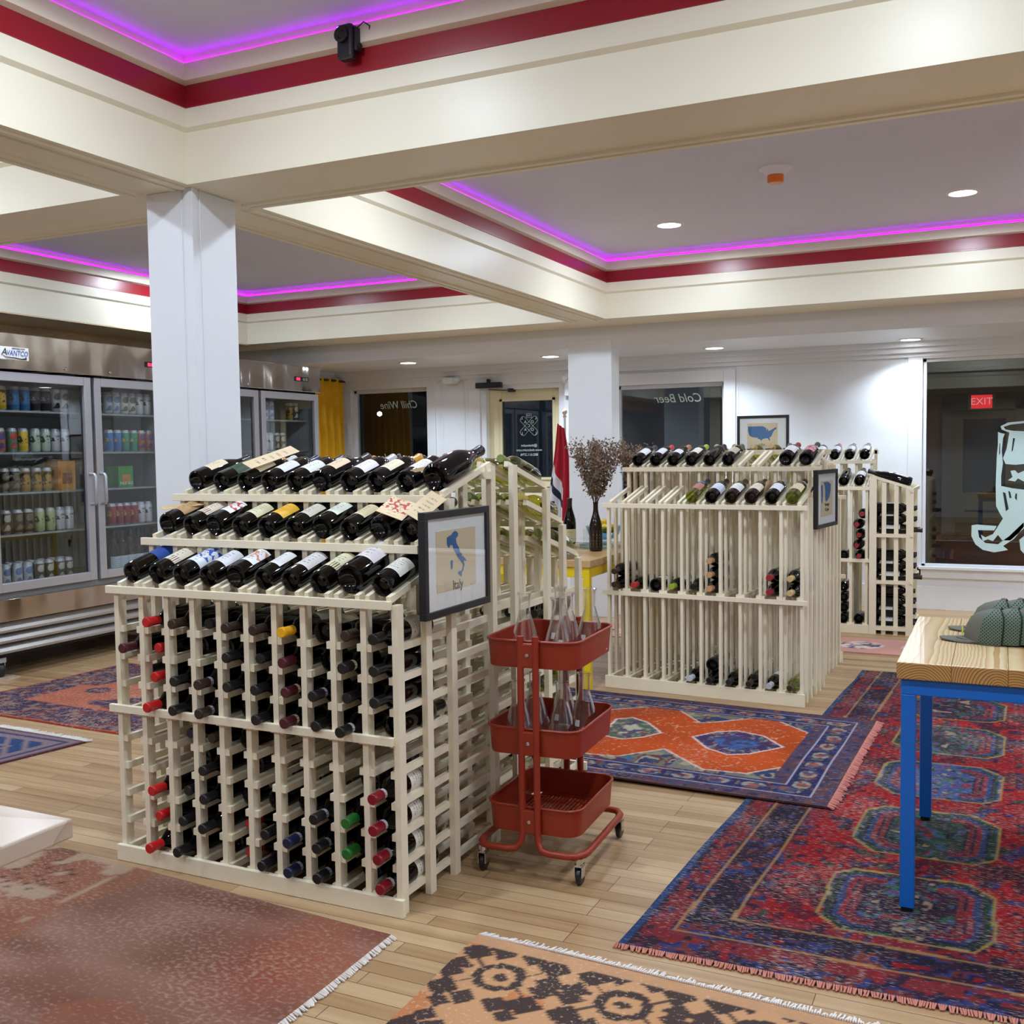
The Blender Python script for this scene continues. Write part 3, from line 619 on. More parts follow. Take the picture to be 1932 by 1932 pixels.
for row, lst in cells.items():
    z = RT[8-row]+.0245
    for c, cap, pr, ring in lst:
        x = (c+.5)*P1; wh = '%s column from left, %s cell row down, Italy rack' % (ORD[c], ORD[row])
        if cap == 'base': m = orient(R1, x, .03, z, 1, 0, 0); bottle(m, 'bord', None, CRM, BLK, 'bottle lying base outward, '+wh, 'bottles in the Italy rack cells', 20)
        elif cap == 'back': m = orient(R1, x, .06+.05*R.random(), z, 1, R.uniform(-1, 1), 0); bottle(m, 'bord', None, (200, 190, 170) if R.random() < .4 else None, BLK, 'dark bottle set deep, '+wh, 'bottles in the Italy rack cells', 20)
        else:
            m = orient(R1, x, .302-.035-pr, z, -1, R.uniform(-.5, .5) if c < 9 else -1.0, 0)
            lb = (222, 216, 206) if c == 9 and row > 4 else ((206, 196, 176) if (c+row) % 3 == 0 else None)
            bottle(m, 'bord', None, lb, cap, '%s capped bottle, %s' % (NMS[cap], wh), 'bottles in the Italy rack cells', 20, ring=ring, ink=(40, 34, 36), z0=.05, z1=.14, half=1.5 if c == 9 else 1.05, seed=1)
# back rack of the island: white wine bottles on the far display slopes
for (tr, c, gl, lab, kd) in [(2, 0, GLASSG, CRM, 'bord'), (2, 1, GLASSY, (226, 200, 90), 'burg'), (1, 0, GLASSY, None, 'burg'), (1, 1, GLASSG, WH, 'bord'), (0, 0, GLASSG, WH, 'bord'), (0, 1, GLASSY, (200, 210, 214), 'burg'), (1, 2, GLASSG, WH, 'bord'), (0, 2, GLASSG, WH, 'bord')]:
    ty, tz = lat_tiers[tr]
    m = orient(R1B, (c+.5)*P1, ty+.015, tz+.035, 1, R.uniform(-.3, .3), tilt)
    bottle(m, kd, gl, lab, (196, 170, 90) if gl is GLASSY else (120, 130, 60), 'pale %s wine bottle, %s from the cart side, %s rear display row' % ('yellow' if gl is GLASSY else 'green', ORD[c], tn_[tr]), 'white wines behind the Italy rack', 24)
for c in range(2, 10):
    for tr in (2,):
        m = orient(R1B, (c+.5)*P1, lat_tiers[2][0]+.015, lat_tiers[2][1]+.036, 1, 0, tilt)
        cc = [(30, 30, 34), (214, 150, 40), (78, 30, 44), (30, 30, 34)][c % 4]
        bottle(m, 'bord', GLASSG if c % 3 else GLASSD, WH, cc, 'bottle lying on the rear top display row, %s from the cart side' % ORD[c], 'white wines behind the Italy rack', 16)
for (row, c, gl) in [(7, 0, GLASSB), (7, 1, GLASSD), (6, 0, GLASSG), (4, 0, GLASSG), (3, 0, GLASSY), (3, 1, GLASSG), (7, 2, GLASSG), (2, 0, GLASSG), (1, 0, GLASSY), (1, 1, GLASSG)]:
    m = orient(R1B, (c+.5)*P1, .06, RT[row]+.0245, 1, 0, 0)
    bottle(m, 'bord', gl, CRM if c else None, BLK, 'bottle in the rear rack, %s column from the cart, %s cell row up' % (ORD[c], ORD[row]), 'bottles in the rear lattice rack', 20)

# --- slatted rack display bottles
PR2 = .1115
def disp2(t, tr, c, glass, lab, cap, desc, where, kind='bord', tiers=((0, 1.078), (.31, 1.280)), n=18, tl=tilt, **kw):
    ty, tz = tiers[tr]; r = .041 if kind == 'burg' else .038
    m = orient(t, (c+.5)*PR2, ty+.016, tz+.012+r*.72, 1, R.uniform(-.25, .15), tl)
    return bottle(m, kind, glass, lab, cap, '%s, %s' % (desc, where), 'bottles on the slatted rack displays', n, **kw)
d2u = [(0, None, (224, 228, 234), (60, 64, 70), 'white labelled bottle with dark cap'), (1, None, (220, 222, 232), (206, 60, 60), 'white labelled bottle with red cap'), (2, None, (224, 224, 234), (196, 120, 90), 'small-labelled bottle with copper cap'),
       (3, None, (226, 228, 208), (160, 190, 60), 'cream labelled bottle with lime cap'), (4, None, None, (40, 44, 50), 'unlabelled black bottle'), (5, None, (190, 184, 160), (90, 96, 84), 'greyish labelled bottle'),
       (8, None, (230, 226, 226), (150, 40, 50), 'white labelled bottle with dark red cap'), (9, None, (206, 150, 156), (40, 60, 50), 'bottle with red floral label')]
for c, g, lab, cap, ds in d2u:
    disp2(R2, 1, c, g, lab, cap, ds, 'upper display row, right of dried flowers', seed=c % 4, accent=(150, 50, 70) if c == 9 else None, kind='burg' if c in (8, 9) else 'bord', z1=.12 if c == 2 else .15)
d2l = [(4, GLASSG, (170, 110, 90), (60, 70, 80), 'green bottle with blue and red label'), (5, None, (214, 220, 236), (40, 34, 34), 'bottle with wide white label'), (6, GLASSB, (226, 226, 226), (70, 40, 44), 'brown bottle with white label'),
       (7, GLASSB, (224, 214, 196), (50, 44, 40), 'bottle beside a tan card'), (8, None, (222, 226, 234), (180, 184, 190), 'bottle with silver neck'), (9, GLASSG, (214, 198, 160), (80, 50, 40), 'olive bottle with ivory label')]
for c, g, lab, cap, ds in d2l:
    disp2(R2, 0, c, g, lab, cap, ds, 'lower display row of the middle rack', seed=c % 4, half=1.5 if c == 5 else 1.1, neck=(80, 110, 190) if c == 4 else None)
card(7.98*PR2, .16, 1.16, .13, .09, PI/2+.2, 0, PI/2, KRAFT, 'tan card between two bottles on the middle rack', R2)
def binb(t, c, ly, lz, cap, desc, fwd=-1, glass=None, lab=None, dx=0, kind='bord', pitch=PR2, n=18, grp='bottles in the slatted rack bins'):
    m = orient(t, (c+.5)*pitch+dx, (.302-.03-ly) if fwd < 0 else .03+ly, lz, fwd, R.uniform(-.4, .4), 0)
    return bottle(m, kind, glass, lab, cap, desc, grp, n)
TAN = (206, 176, 120); LIME = (150, 176, 40); MIDZ = .585+.026
binb(R2, 0, .02, MIDZ, BRN, 'brown capped bottle, lower of two in the leftmost middle-shelf bin'); binb(R2, 0, .02, MIDZ+.077, BRN, 'brown capped bottle, upper of two in the leftmost middle-shelf bin')
binb(R2, 1, 0, MIDZ, (190, 40, 44), 'red capped bottle alone in the second middle-shelf bin'); binb(R2, 2, 0, MIDZ, BLK, 'bottle lying base outward in the third middle-shelf bin', 1, None, WH)
binb(R2, 3, -.02, MIDZ, LIME, 'lime capped bottle in the fourth middle-shelf bin', -1, GLASSD, WH); binb(R2, 4, -.06, MIDZ, BLK, 'black capped bottle in the fifth middle-shelf bin')
for i, nm in enumerate(('lowest', 'middle', 'topmost')): binb(R2, 5, -.01, MIDZ+.077*i, (196, 150, 104), '%s of three cork-ended bottles in the sixth middle-shelf bin' % nm)
for i, nm in enumerate(('lower', 'upper')):
    binb(R2, 8, 0, MIDZ+.077*i, (150, 36, 48), '%s of two dark red capped bottles on the middle shelf' % nm)
    binb(R2, 9, 0, MIDZ+.077*i, TAN, '%s of two gold capped bottles on the middle shelf' % nm)
LZ = .075+.026
for c, cap, gl, ds in ((4, (196, 204, 214), None, 'white and blue capped'), (5, BLK, None, 'black capped'), (6, (40, 40, 46), None, 'charcoal capped'), (7, BRN, None, 'dark brown capped'), (8, (190, 190, 196), None, 'silver capped'), (9, (60, 50, 30), GLASSG, 'cork-ended olive')):
    binb(R2, c, 0, LZ, cap, '%s bottle on the bottom shelf of the middle rack' % ds, -1, gl, WH if c == 8 else None)
binb(R2, 5, .0, LZ+.077, BLK, 'second bottle up in the bottom bin of the middle rack', 1)
for c, cap in ((1, (190, 196, 200)), (2, (200, 170, 110)), (3, (196, 166, 110)), (4, (196, 160, 90)), (5, (90, 84, 60))):
    disp2(R2B, 1, 9-c-3 if c < 3 else 9-c-3+0, None if c == 5 else GLASSG, WH, cap, 'bottle on the far upper slope of the island, %s from left' % ORD[c-1], 'neck toward camera')
for c in (0,):
    binb(R2B, c, 0, MIDZ, BLK, 'green bottle on the middle shelf of the rear island rack', 1, GLASSG, WH); binb(R2B, c, 0, LZ, BLK, 'green bottle on the bottom shelf of the rear island rack', 1, GLASSG, WH); binb(R2B, c, 0, LZ+.08, BLK, 'second green bottle up on the bottom shelf of the rear island rack', 1, GLASSG, WH)
T3 = ((0, 1.092), (.31, 1.283))
for c, lab, cap in ((6, WH, (200, 200, 200)), (7, (222, 222, 232), (176, 50, 56)), (8, (220, 214, 210), (70, 74, 84)), (9, WH, (60, 62, 70))):
    disp2(R3, 1, c, None, lab, cap, 'bottle on the upper display of the far wall rack', '%s from its right end' % ORD[9-c], tiers=T3, n=16)
for c, lab, cap in ((7, WH, BLK), (8, None, (80, 80, 60)), (9, WH, BLK)):
    disp2(R3, 0, c, None, lab, cap, 'bottle on the lower display of the far wall rack', '%s from its right end' % ORD[9-c], tiers=T3, n=16)
for i in range(5): binb(R3, 9, 0, .55+.026+.078*i, (150, 40, 50), 'dark red capped bottle, %s up in the right bin of the far wall rack' % ORD[i], dx=(-.012 if i % 2 else .004) + (.02 if i == 4 else 0))
binb(R3, 8, 0, .576, BLK, 'black bottle base outward on the middle shelf of the far wall rack', 1)
for i in range(4): binb(R3, 8, 0, .10+.08*i, BLK, 'dark bottle, %s up in a bottom bin of the far wall rack' % ORD[i], 1)
binb(R3, 9, 0, .101, BLK, 'dark bottle in the bottom right bin of the far wall rack', 1, lab=WH)
# corner rack: bottles lie with necks toward the window
for sh, (z, k) in enumerate(((.06, 4), (.40, 4), (.745, 4))):
    for i in range(k):
        if sh and i == 3: continue
        binb(R4, 0, .045 if (sh and i == 0) else .0, z+.026+.079*i, BLK if not (sh and i == 0) else BRN, '%s bottle up on the %s shelf of the corner rack, nearest column' % (ORD[i], ('bottom', 'middle', 'top')[sh]), pitch=.108, lab=WH if i != 2 else None, glass=GLASSB if sh and i == 0 else None, grp='bottles in the corner rack')
        if i < 3: binb(R4, 1, .02 if i == 0 else 0, z+.026+.079*i, BLK, '%s bottle up on the %s shelf of the corner rack, second column' % (ORD[i], ('bottom', 'middle', 'top')[sh]), pitch=.108, lab=WH if i else None, grp='bottles in the corner rack')
for c in (0, 1):
    m = orient(R4, (c+.5)*.108, .012, 1.078+.035, 1, .9-c*1.2, math.atan(.32))
    bottle(m, 'burg', None, WH, (30, 26, 26), ('dark bottle lying on the slanted top of the corner rack, nearest the camera', 'second dark bottle on the slanted top of the corner rack')[c], 'bottles in the corner rack', 24, z0=.03, z1=.12, half=1.3)

# ================================================================ FRAMED MAPS
FR = M('black_picture_frame', (26, 26, 32), .4); MAT = M('white_mat_board', (248, 248, 248), .7, var=.01); PAPER = M('cream_print_paper', (234, 214, 176), .7, var=.02)
BLUEI = M('blue_map_ink', (50, 110, 170), .6, var=.05); INK = M('dark_grey_ink', (50, 48, 50), .7)
def framed(label, loc, rz, w, h, paper, maps, txt, tsz, tpos, tilt_x=0.0):
    t = thing('framed_map', label, 'picture', loc, rz, 'framed country signs'); t.rotation_euler = (tilt_x, 0, rz)
    fw = .022
    MB().box(0, -.012, 0, w, .012, fw).box(0, -.012, h-fw, w, .012, h).box(0, -.012, fw, fw, .012, h-fw).box(w-fw, -.012, fw, w, .012, h-fw).box(fw, .004, fw, w-fw, .010, h-fw).build('frame', FR, t, bevel=.0015)
    MB().box(fw, -.003, fw, w-fw, .001, h-fw).build('mat_board', MAT, t)
    x0, z0, x1, z1 = paper; MB().box(x0, -.0045, z0, x1, -.003, z1).build('print', PAPER, t)
    for m in maps: MB().prism(m, lambda a, b, s: (a, -.0045-s, b), 0, .001).build('map_shape', BLUEI, t)
    for s, (tx, tz) in zip(txt, tpos): text(s, tsz, INK, t, (tx, -.0052, tz), (PI/2, 0, 0), 'caption')
    MB().box(fw, -.0085, fw, w-fw, -.0075, h-fw).build('frame_glass', CLEAR, t)
    return t
IT = [(2.879, 1.135), (2.898, 1.126), (2.897, 1.117), (2.882, 1.109), (2.889, 1.091), (2.901, 1.081), (2.91, 1.063), (2.925, 1.056), (2.917, 1.053), (2.935, 1.047), (2.952, 1.034), (2.947, 1.031), (2.935, 1.037), (2.934, 1.028), (2.939, 1.021), (2.931, 1.011), (2.928, 1.002), (2.918, 1.0), (2.917, .992), (2.921, 1.004), (2.929, 1.018), (2.924, 1.026), (2.904, 1.042), (2.892, 1.051), (2.878, 1.066), (2.866, 1.077), (2.862, 1.089), (2.847, 1.093), (2.835, 1.083), (2.825, 1.095), (2.824, 1.116), (2.838, 1.121), (2.853, 1.123), (2.865, 1.131)]
SI = [(2.917, .984), (2.892, .997), (2.898, 1.003), (2.921, 1.004)]
SA = [(2.855, 1.045), (2.861, 1.037), (2.857, 1.017), (2.848, 1.013), (2.845, 1.039)]
sh = lambda L, a, b: [(x-a, z-b) for x, z in L]
framed('black framed blue map of Italy hanging on the end of the near wine rack', (-1.567, 2.675, .875), PI/2, .435, .328, (2.757-2.675, .950-.875, 3.018-2.675, 1.140-.875),
       [sh(IT, 2.675, .875), sh(SI, 2.675, .875), sh(SA, 2.675, .875)], ['Italy'], .042, [(2.892-2.675, .962-.875)])
US = [(-1.902, 1.568), (-1.782, 1.569), (-1.763, 1.559), (-1.751, 1.551), (-1.752, 1.527), (-1.741, 1.549), (-1.732, 1.527), (-1.701, 1.542), (-1.673, 1.558), (-1.668, 1.547), (-1.688, 1.532), (-1.701, 1.507), (-1.71, 1.485), (-1.726, 1.473), (-1.721, 1.447), (-1.729, 1.45), (-1.738, 1.468), (-1.763, 1.467), (-1.782, 1.461), (-1.795, 1.448), (-1.804, 1.461), (-1.82, 1.465), (-1.823, 1.474), (-1.865, 1.478), (-1.89, 1.492), (-1.902, 1.53)]
framed('black framed blue map of the USA standing on the far wall rack', (-1.993, 8.64, 1.362), 0, .425, .295, (.084, .020+.008, .334, .232), [sh(US, -1.993, 1.362)], ['USA'], .026, [(.208, .052)])
framed('small black framed map of Portugal and Spain on the side of the middle rack', (-.915, 5.82, .935), math.atan2(.415, .051), .42, .325, (.10, .065, .332, .262),
       [[(x, z-.935) for x, z in [(.144, 1.19), (.236, 1.19), (.294, 1.174), (.282, 1.125), (.253, 1.097), (.206, 1.079), (.18, 1.089), (.179, 1.14), (.171, 1.169)]], [(x, z-.935) for x, z in [(.098, 1.174), (.13, 1.176), (.135, 1.114), (.119, 1.069), (.105, 1.081)]]],
       ['Portugal', '& Spain'], .026, [(.215, .128), (.215, .100)])

# ================================================================ CART AND FLASKS
ct = thing('utility_cart', 'terracotta red three-tier metal cart on casters beside the Italy rack', 'cart', (-1.375, 3.205, 0), .045)
hx, hy, rc = .162, .205, .055
def rrect(hx, hy, r, n=6):
    P = []
    for sx, sy, a0 in ((1, 1, 0), (-1, 1, PI/2), (-1, -1, PI), (1, -1, 1.5*PI)):
        for k in range(n+1):
            a = a0+PI/2*k/n; P.append((sx*(hx-r)+r*math.cos(a), sy*(hy-r)+r*math.sin(a)))
    return P
for zt, nm in ((.772, 'top'), (.485, 'middle'), (.228, 'bottom')):
    h = .088; mb = MB(); P = rrect(hx, hy, rc); Q = rrect(hx-.003, hy-.003, rc-.003); Pb = rrect(hx-.006, hy-.006, rc-.004); n = len(P)
    rings = [[(a, b, zt) for a, b in Q], [(a, b, zt-h+.003) for a, b in rrect(hx-.009, hy-.009, rc-.007)], [(a, b, zt-h) for a, b in Pb], [(a, b, zt) for a, b in P]]
    for rg in rings: mb.v += rg
    for j in (0, 2, 3):
        a = j if j < 3 else 3; b_ = {0: 1, 2: 3, 3: 0}[j]
        for i in range(n): mb.f.append((a*n+i, a*n+(i+1) % n, b_*n+(i+1) % n, b_*n+i))
    tray = mb.build('tray', CARTRED, ct, smooth=.6)
    MB().tube([(a, b, zt) for a, b in rrect(hx+.001, hy+.001, rc)], .0045, 8, closed=True).build('tray_rim', CARTRED, tray, smooth=True)
    # perforated floor: a lattice of thin strips
    if nm == 'bottom':
        g = MB(); st = .014
        kx = int((hx-.035)*2/st); ky = int((hy-.035)*2/st)
        for i in range(kx+1): g.box(-hx+.035+i*st, -hy+.035, zt-h, -hx+.035+i*st+.007, hy-.035, zt-h+.002)
        for i in range(ky+1): g.box(-hx+.035, -hy+.035+i*st, zt-h, hx-.035, -hy+.035+i*st+.007, zt-h+.002)
        g.box(-hx+.008, -hy+.05, zt-h, -hx+.038, hy-.05, zt-h+.002).box(hx-.038, -hy+.05, zt-h, hx-.008, hy-.05, zt-h+.002).box(-hx+.05, -hy+.008, zt-h, hx-.05, -hy+.038, zt-h+.002).box(-hx+.05, hy-.038, zt-h, hx-.05, hy-.008, zt-h+.002)
        g.build('tray_mesh_floor', CARTRED, tray)
    else:
        MB().prism(rrect(hx-.008, hy-.008, rc-.006), lambda a, b, t_: (a, b, t_), zt-h, zt-h+.002).build('tray_floor', CARTRED, tray)
    for sy in (-1, 1):
        MB().box(-.034, sy*(hy+.008)-.009, zt-h+.004, .034, sy*(hy+.008)+.009, zt-.004).build('post_clamp', CARTRED, tray, bevel=.005)
        MB().lathe([(0, 0), (.007, 0), (.006, .004), (0, .005)], 12, Matrix.Translation((0, sy*(hy+.017), zt-h*.48)) @ Matrix.Rotation(-sy*PI/2, 4, 'X')).build('screw', CHROME, tray, smooth=True)
for sy in (-1, 1):
    for sx in (-1, 1):
        y = sy*(hy+.010); pts = [(sx*.026, y, .79), (sx*.026, y, .15), (sx*.030, y+sy*.004, .118), (sx*.045, y+sy*.012, .098), (sx*.07, y+sy*.018, .094), (sx*(hx-.03), y+sy*.018, .094), (sx*hx, y+sy*.010, .094), (sx*(hx+.018), y-sy*.018, .094), (sx*(hx+.022), y-sy*.05, .094), (sx*(hx+.022), 0, .094)]
        MB().tube(pts, .0115, 10).build('tube_frame', CARTRED, ct, smooth=True)
for sx in (-1, 1):
    for sy in (-1, 1):
        x, y = sx*(hx+.006), sy*(hy+.012); a = R.uniform(-.5, .5)
        c = MB(); c.tube([(x, y, .088), (x, y, .066)], .013, 12); c.box(x-.014, y-.012, .028, x-.011, y+.016, .07); c.box(x+.011, y-.012, .028, x+.014, y+.016, .07); c.box(x-.014, y-.012, .062, x+.014, y+.016, .068)
        co = c.build('caster_fork', CHROME, ct, smooth=True)
        MB().lathe([(0, -.009), (.018, -.009), (.022, -.0095), (.0275, -.006), (.028, 0), (.0275, .006), (.022, .0095), (.018, .009), (0, .009)], 24, Matrix.Translation((x, y+.008, .028)) @ Matrix.Rotation(PI/2, 4, 'Y')).build('caster_wheel', BLACK, co, smooth=True)
fl_prof = [(0, .002), (.052, .002), (.0595, .006), (.060, .012), (.052, .045), (.038, .092), (.025, .135), (.0205, .150), (.0195, .165), (.0195, .205), (.0205, .212), (.0245, .216), (.0245, .220), (.021, .221), (.0175, .214), (.0175, .165), (.0185, .150), (.023, .134), (.036, .091), (.050, .045), (.0575, .012), (.05, .006), (0, .006)]
flm = MB().lathe(fl_prof, 36).mesh('flask_glass', FLASK, 1.2)
mk = MB().lathe([(.0525, .043), (.0462, .064)], 6, a0=-1.9, a1=-1.55, uv=True).mesh('white_mark', M('white_flask_mark', (235, 235, 235), .6))
for zt, L, nm in ((.772-.088+.003, [(-1.448, 3.150), (-1.300, 3.085), (-1.395, 3.335), (-1.318, 3.215), (-1.283, 3.335)], 'top'), (.485-.088+.003, [(-1.455, 3.105), (-1.452, 3.235), (-1.385, 3.335), (-1.305, 3.125), (-1.290, 3.29)], 'middle')):
    for i, (x, y) in enumerate(L):
        o = bpy.data.objects.new('conical_flask', flm); COL.objects.link(o); o.location = (x, y, zt)
        ds = {0: 'at its left front corner', 1: 'at its front edge', 2: 'at its back', 3: 'in its centre', 4: 'at its right rear'}[i] if nm == 'top' else {0: 'at its left front corner', 1: 'left of centre', 2: 'at its back', 3: 'at its right front', 4: 'at its right rear'}[i]
        tag(o, 'clear conical glass flask on the %s cart tray, %s' % (nm, ds), 'flask', 'glass flasks on the red cart')
        link('white_mark', mk, o); text('1500ml', .011, M('white_flask_mark', (235, 235, 235), .6), o, (.018, -.0535, .032), (PI/2-.35, 0, .32), 'volume_lettering')

# ================================================================ BLUE TABLE AND CAPS
def pine():
    t = NT('varnished_pine'); ob = t.n('TexCoord').outputs['Object']; sp = t.n('SeparateXYZ', {0: ob})
    nz = t.n('TexNoise', {'Vector': t.n('Mapping', {'Vector': ob, 'Scale': (1, .35, 1)}).outputs[0], 'Scale': 7.0, 'Detail': 2.0})
    bx_ = t.math('DIVIDE', sp.outputs[0], .147); bid = t.math('FLOOR', bx_)
    wn = t.n('TexWhiteNoise', {'W': bid}, noise_dimensions='1D').outputs[0]
    xx = t.math('MULTIPLY', t.math('ADD', t.math('SUBTRACT', t.math('FRACT', bx_), .5), t.math('MULTIPLY', t.math('SUBTRACT', wn, .5), .9)), .147)
    xx = t.math('ADD', xx, t.math('MULTIPLY', t.math('SUBTRACT', nz.outputs[0], .5), .05))
    zz = t.math('ADD', t.math('SUBTRACT', sp.outputs[2], .70), t.math('MULTIPLY', wn, .045))
    r = t.math('SQRT', t.math('ADD', t.math('MULTIPLY', xx, xx), t.math('MULTIPLY', zz, zz)))
    f = t.math('POWER', t.math('FRACT', t.math('MULTIPLY', r, 135.0)), 1.6)
    gn = t.n('NewGeometry').outputs['Normal']; up_ = t.n('SeparateXYZ', {0: gn}).outputs[2]
    top = t.mix(f, lin((236, 212, 168)), lin((198, 154, 96))); end = t.mix(f, lin((206, 156, 92)), lin((104, 62, 26)))   # end grain drinks in the varnish
    seam = t.math('LESS_THAN', t.math('ABSOLUTE', t.math('SUBTRACT', t.math('FRACT', bx_), .5)), .493)
    col = t.mix(t.math('GREATER_THAN', up_, .5), end, top); col = t.mix(seam, lin((120, 80, 44)), col)
    pbsdf(t, col, .25, coat=.4); return t.m
PINE = pine()
PINEE = wood('pine_end_grain', (196, 148, 84), (112, 68, 30), .3, 2.2, 'Z', 9, coat=.3)
bt = thing('display_table', 'pine-topped table with bright blue square steel legs on the red rug', 'table', (-.267, 3.17, .004))
top = MB().box(0, 0, .702, 1.9, .89, .752).build('tabletop', PINE, bt, bevel=.003)
MB().box(.012, .012, .655, 1.888, .052, .702).box(.012, .838, .655, 1.888, .878, .702).box(.012, .052, .655, .052, .838, .702).box(1.848, .052, .655, 1.888, .838, .702).build('apron_frame', BLUE, bt, bevel=.002)
for x in (.012, 1.848):
    for y in (.012, .838):
        lg = MB().box(x, y, .018, x+.04, y+.04, .655).build('leg', BLUE, bt, bevel=.002); MB().box(x+.004, y+.004, .006, x+.036, y+.036, .018).build('foot_cap', BLACK, lg)
def cap_mats():
    t = NT('cap_mesh_fabric'); tc = t.n('TexCoord'); mp = t.n('Mapping', {'Vector': tc.outputs['Object'], 'Rotation': (0, .785, 0), 'Scale': (125, 60, 125)})
    sp = t.n('SeparateXYZ', {0: mp.outputs[0]})
    a = t.math('ABSOLUTE', t.math('SUBTRACT', t.math('FRACT', sp.outputs[0]), .5)); b = t.math('ABSOLUTE', t.math('SUBTRACT', t.math('FRACT', sp.outputs[2]), .5))
    dd = t.math('LESS_THAN', t.math('ADD', t.math('MULTIPLY', a, a), t.math('MULTIPLY', b, b)), .085)
    pbsdf(t, t.mix(dd, lin((88, 106, 92)), lin((14, 20, 18))), .75); return t.m
CAPM = cap_mats(); CAPF = M('olive_cap_cloth', (98, 98, 88), .8, var=.06, scale=30); NEON = M('neon_yellow_tab', (220, 240, 60), .6)
def crown(a0, a1, n=14):
    prof_ = [(.0905, 0), (.092, .012), (.091, .035), (.087, .066), (.079, .092), (.060, .110), (.034, .120), (.012, .123), (.0, .124)]
    mb = MB(); base = len(mb.v)
    for r, z in prof_:
        for i in range(n+1):
            a = a0+(a1-a0)*i/n; sq = 1-.06*abs(math.sin(2*a)); mb.v.append((r*math.cos(a)*1.05*sq+.012*z/.12, r*math.sin(a)*.86, z*(1+.04*math.cos(a))))
    for j in range(len(prof_)-1):
        for i in range(n): mb.f.append((j*(n+1)+i, j*(n+1)+i+1, (j+1)*(n+1)+i+1, (j+1)*(n+1)+i))
    return mb
cf = crown(PI*.68, PI*1.32).mesh('front_panel', CAPF, 1.2); 
cs_ = crown(PI*.42, PI*.68, 10); c2_ = crown(PI*1.32, PI*1.58, 10); cs_.add(c2_.v, c2_.f); cs = cs_.mesh('mesh_panels', CAPM, 1.2)
bm_ = MB(); NB_ = 14
for lay in (0, 1):
    for j in range(5):
        for i in range(NB_+1):
            a = PI*.62+(PI*.76)*i/NB_; f = j/4; rx = .095; w = math.sin((i/NB_)*PI)
            x = rx*math.cos(a)-f*.078*w**.5; y = .079*math.sin(a)*(1-.10*f)
            bm_.v.append((x, y, .010-.012*f*0-.35*abs(y)**1.5*f-lay*.004))
for lay in (0, 1):
    o_ = lay*5*(NB_+1)
    for j in range(4):
        for i in range(NB_): bm_.f.append((o_+j*(NB_+1)+i, o_+j*(NB_+1)+i+1, o_+(j+1)*(NB_+1)+i+1, o_+(j+1)*(NB_+1)+i))
for i in range(NB_): bm_.f.append((4*(NB_+1)+i, 4*(NB_+1)+i+1, 9*(NB_+1)+i+1, 9*(NB_+1)+i))
brim = bm_.mesh('brim', CAPF, 1.0)
eb = MB()
for a in (PI*.42, PI*1.58):
    eb.tube([(r*math.cos(a)*1.05*(1-.06*abs(math.sin(2*a)))+.012*z/.12, r*math.sin(a)*.86, z*(1+.04*math.cos(a))) for r, z in [(.0905, 0), (.092, .012), (.091, .035), (.087, .066), (.079, .092), (.060, .110), (.034, .120)]], .0028, 6)
ebm = eb.mesh('edge_binding', M('dark_binding', (22, 26, 24), .8), 1.0)
but = MB().lathe([(0, .008), (.008, .005), (.010, 0)], 10, Matrix.Translation((.012, 0, .122))).mesh('top_button', CAPF, 1.0)
tabm = MB().box(-.101, -.006, .018, -.097, .0, .05).mesh('neon_tab', NEON)
for row, (x0, y0, k) in enumerate(((-.012, 3.60, 6), (.004, 3.81, 6))):
    for i in range(k):
        o = thing('baseball_cap', 'olive mesh-back cap, %s from left in the %s row on the blue table' % (ORD[i], ('front', 'rear')[row]), 'cap', (x0+.05*i, y0, .757+.0035*i), R.uniform(-.03, .03), 'olive caps nested on the blue table'); o.scale = (.93, .95, .88)
        for nm, me in (('front_panel', cf), ('mesh_panels', cs), ('brim', brim), ('edge_binding', ebm), ('top_button', but)): link(nm, me, o)
        if i == 0: link('neon_tab', tabm, o)
# corner of the pale table at left
ptb = thing('side_table', 'pale wood tabletop corner jutting in at the left edge', 'table', (-1.468, 1.28, 0), .0)
PALE = wood('pale_birch', (206, 188, 170), (184, 160, 138), .25, .8, 'X', 7, coat=.4)
tp = MB(); tp.prism([(0, 0), (-.02, -.15), (-.30, -.62), (-1.3, -.62), (-1.3, .0)], lambda a, b, t: (a, b, t), .70, .75)
ptb.location = (-1.464, 1.277, 0)
MB().box(-1.2, -.75, .715, 0, 0, .75).build('tabletop', PALE, ptb, bevel=.004)
for x, y in ((-1.15, -.7), (-1.15, -.09), (-.35, -.7)): MB().box(x, y, 0, x+.05, y+.05, .715).build('leg', PALE, ptb)

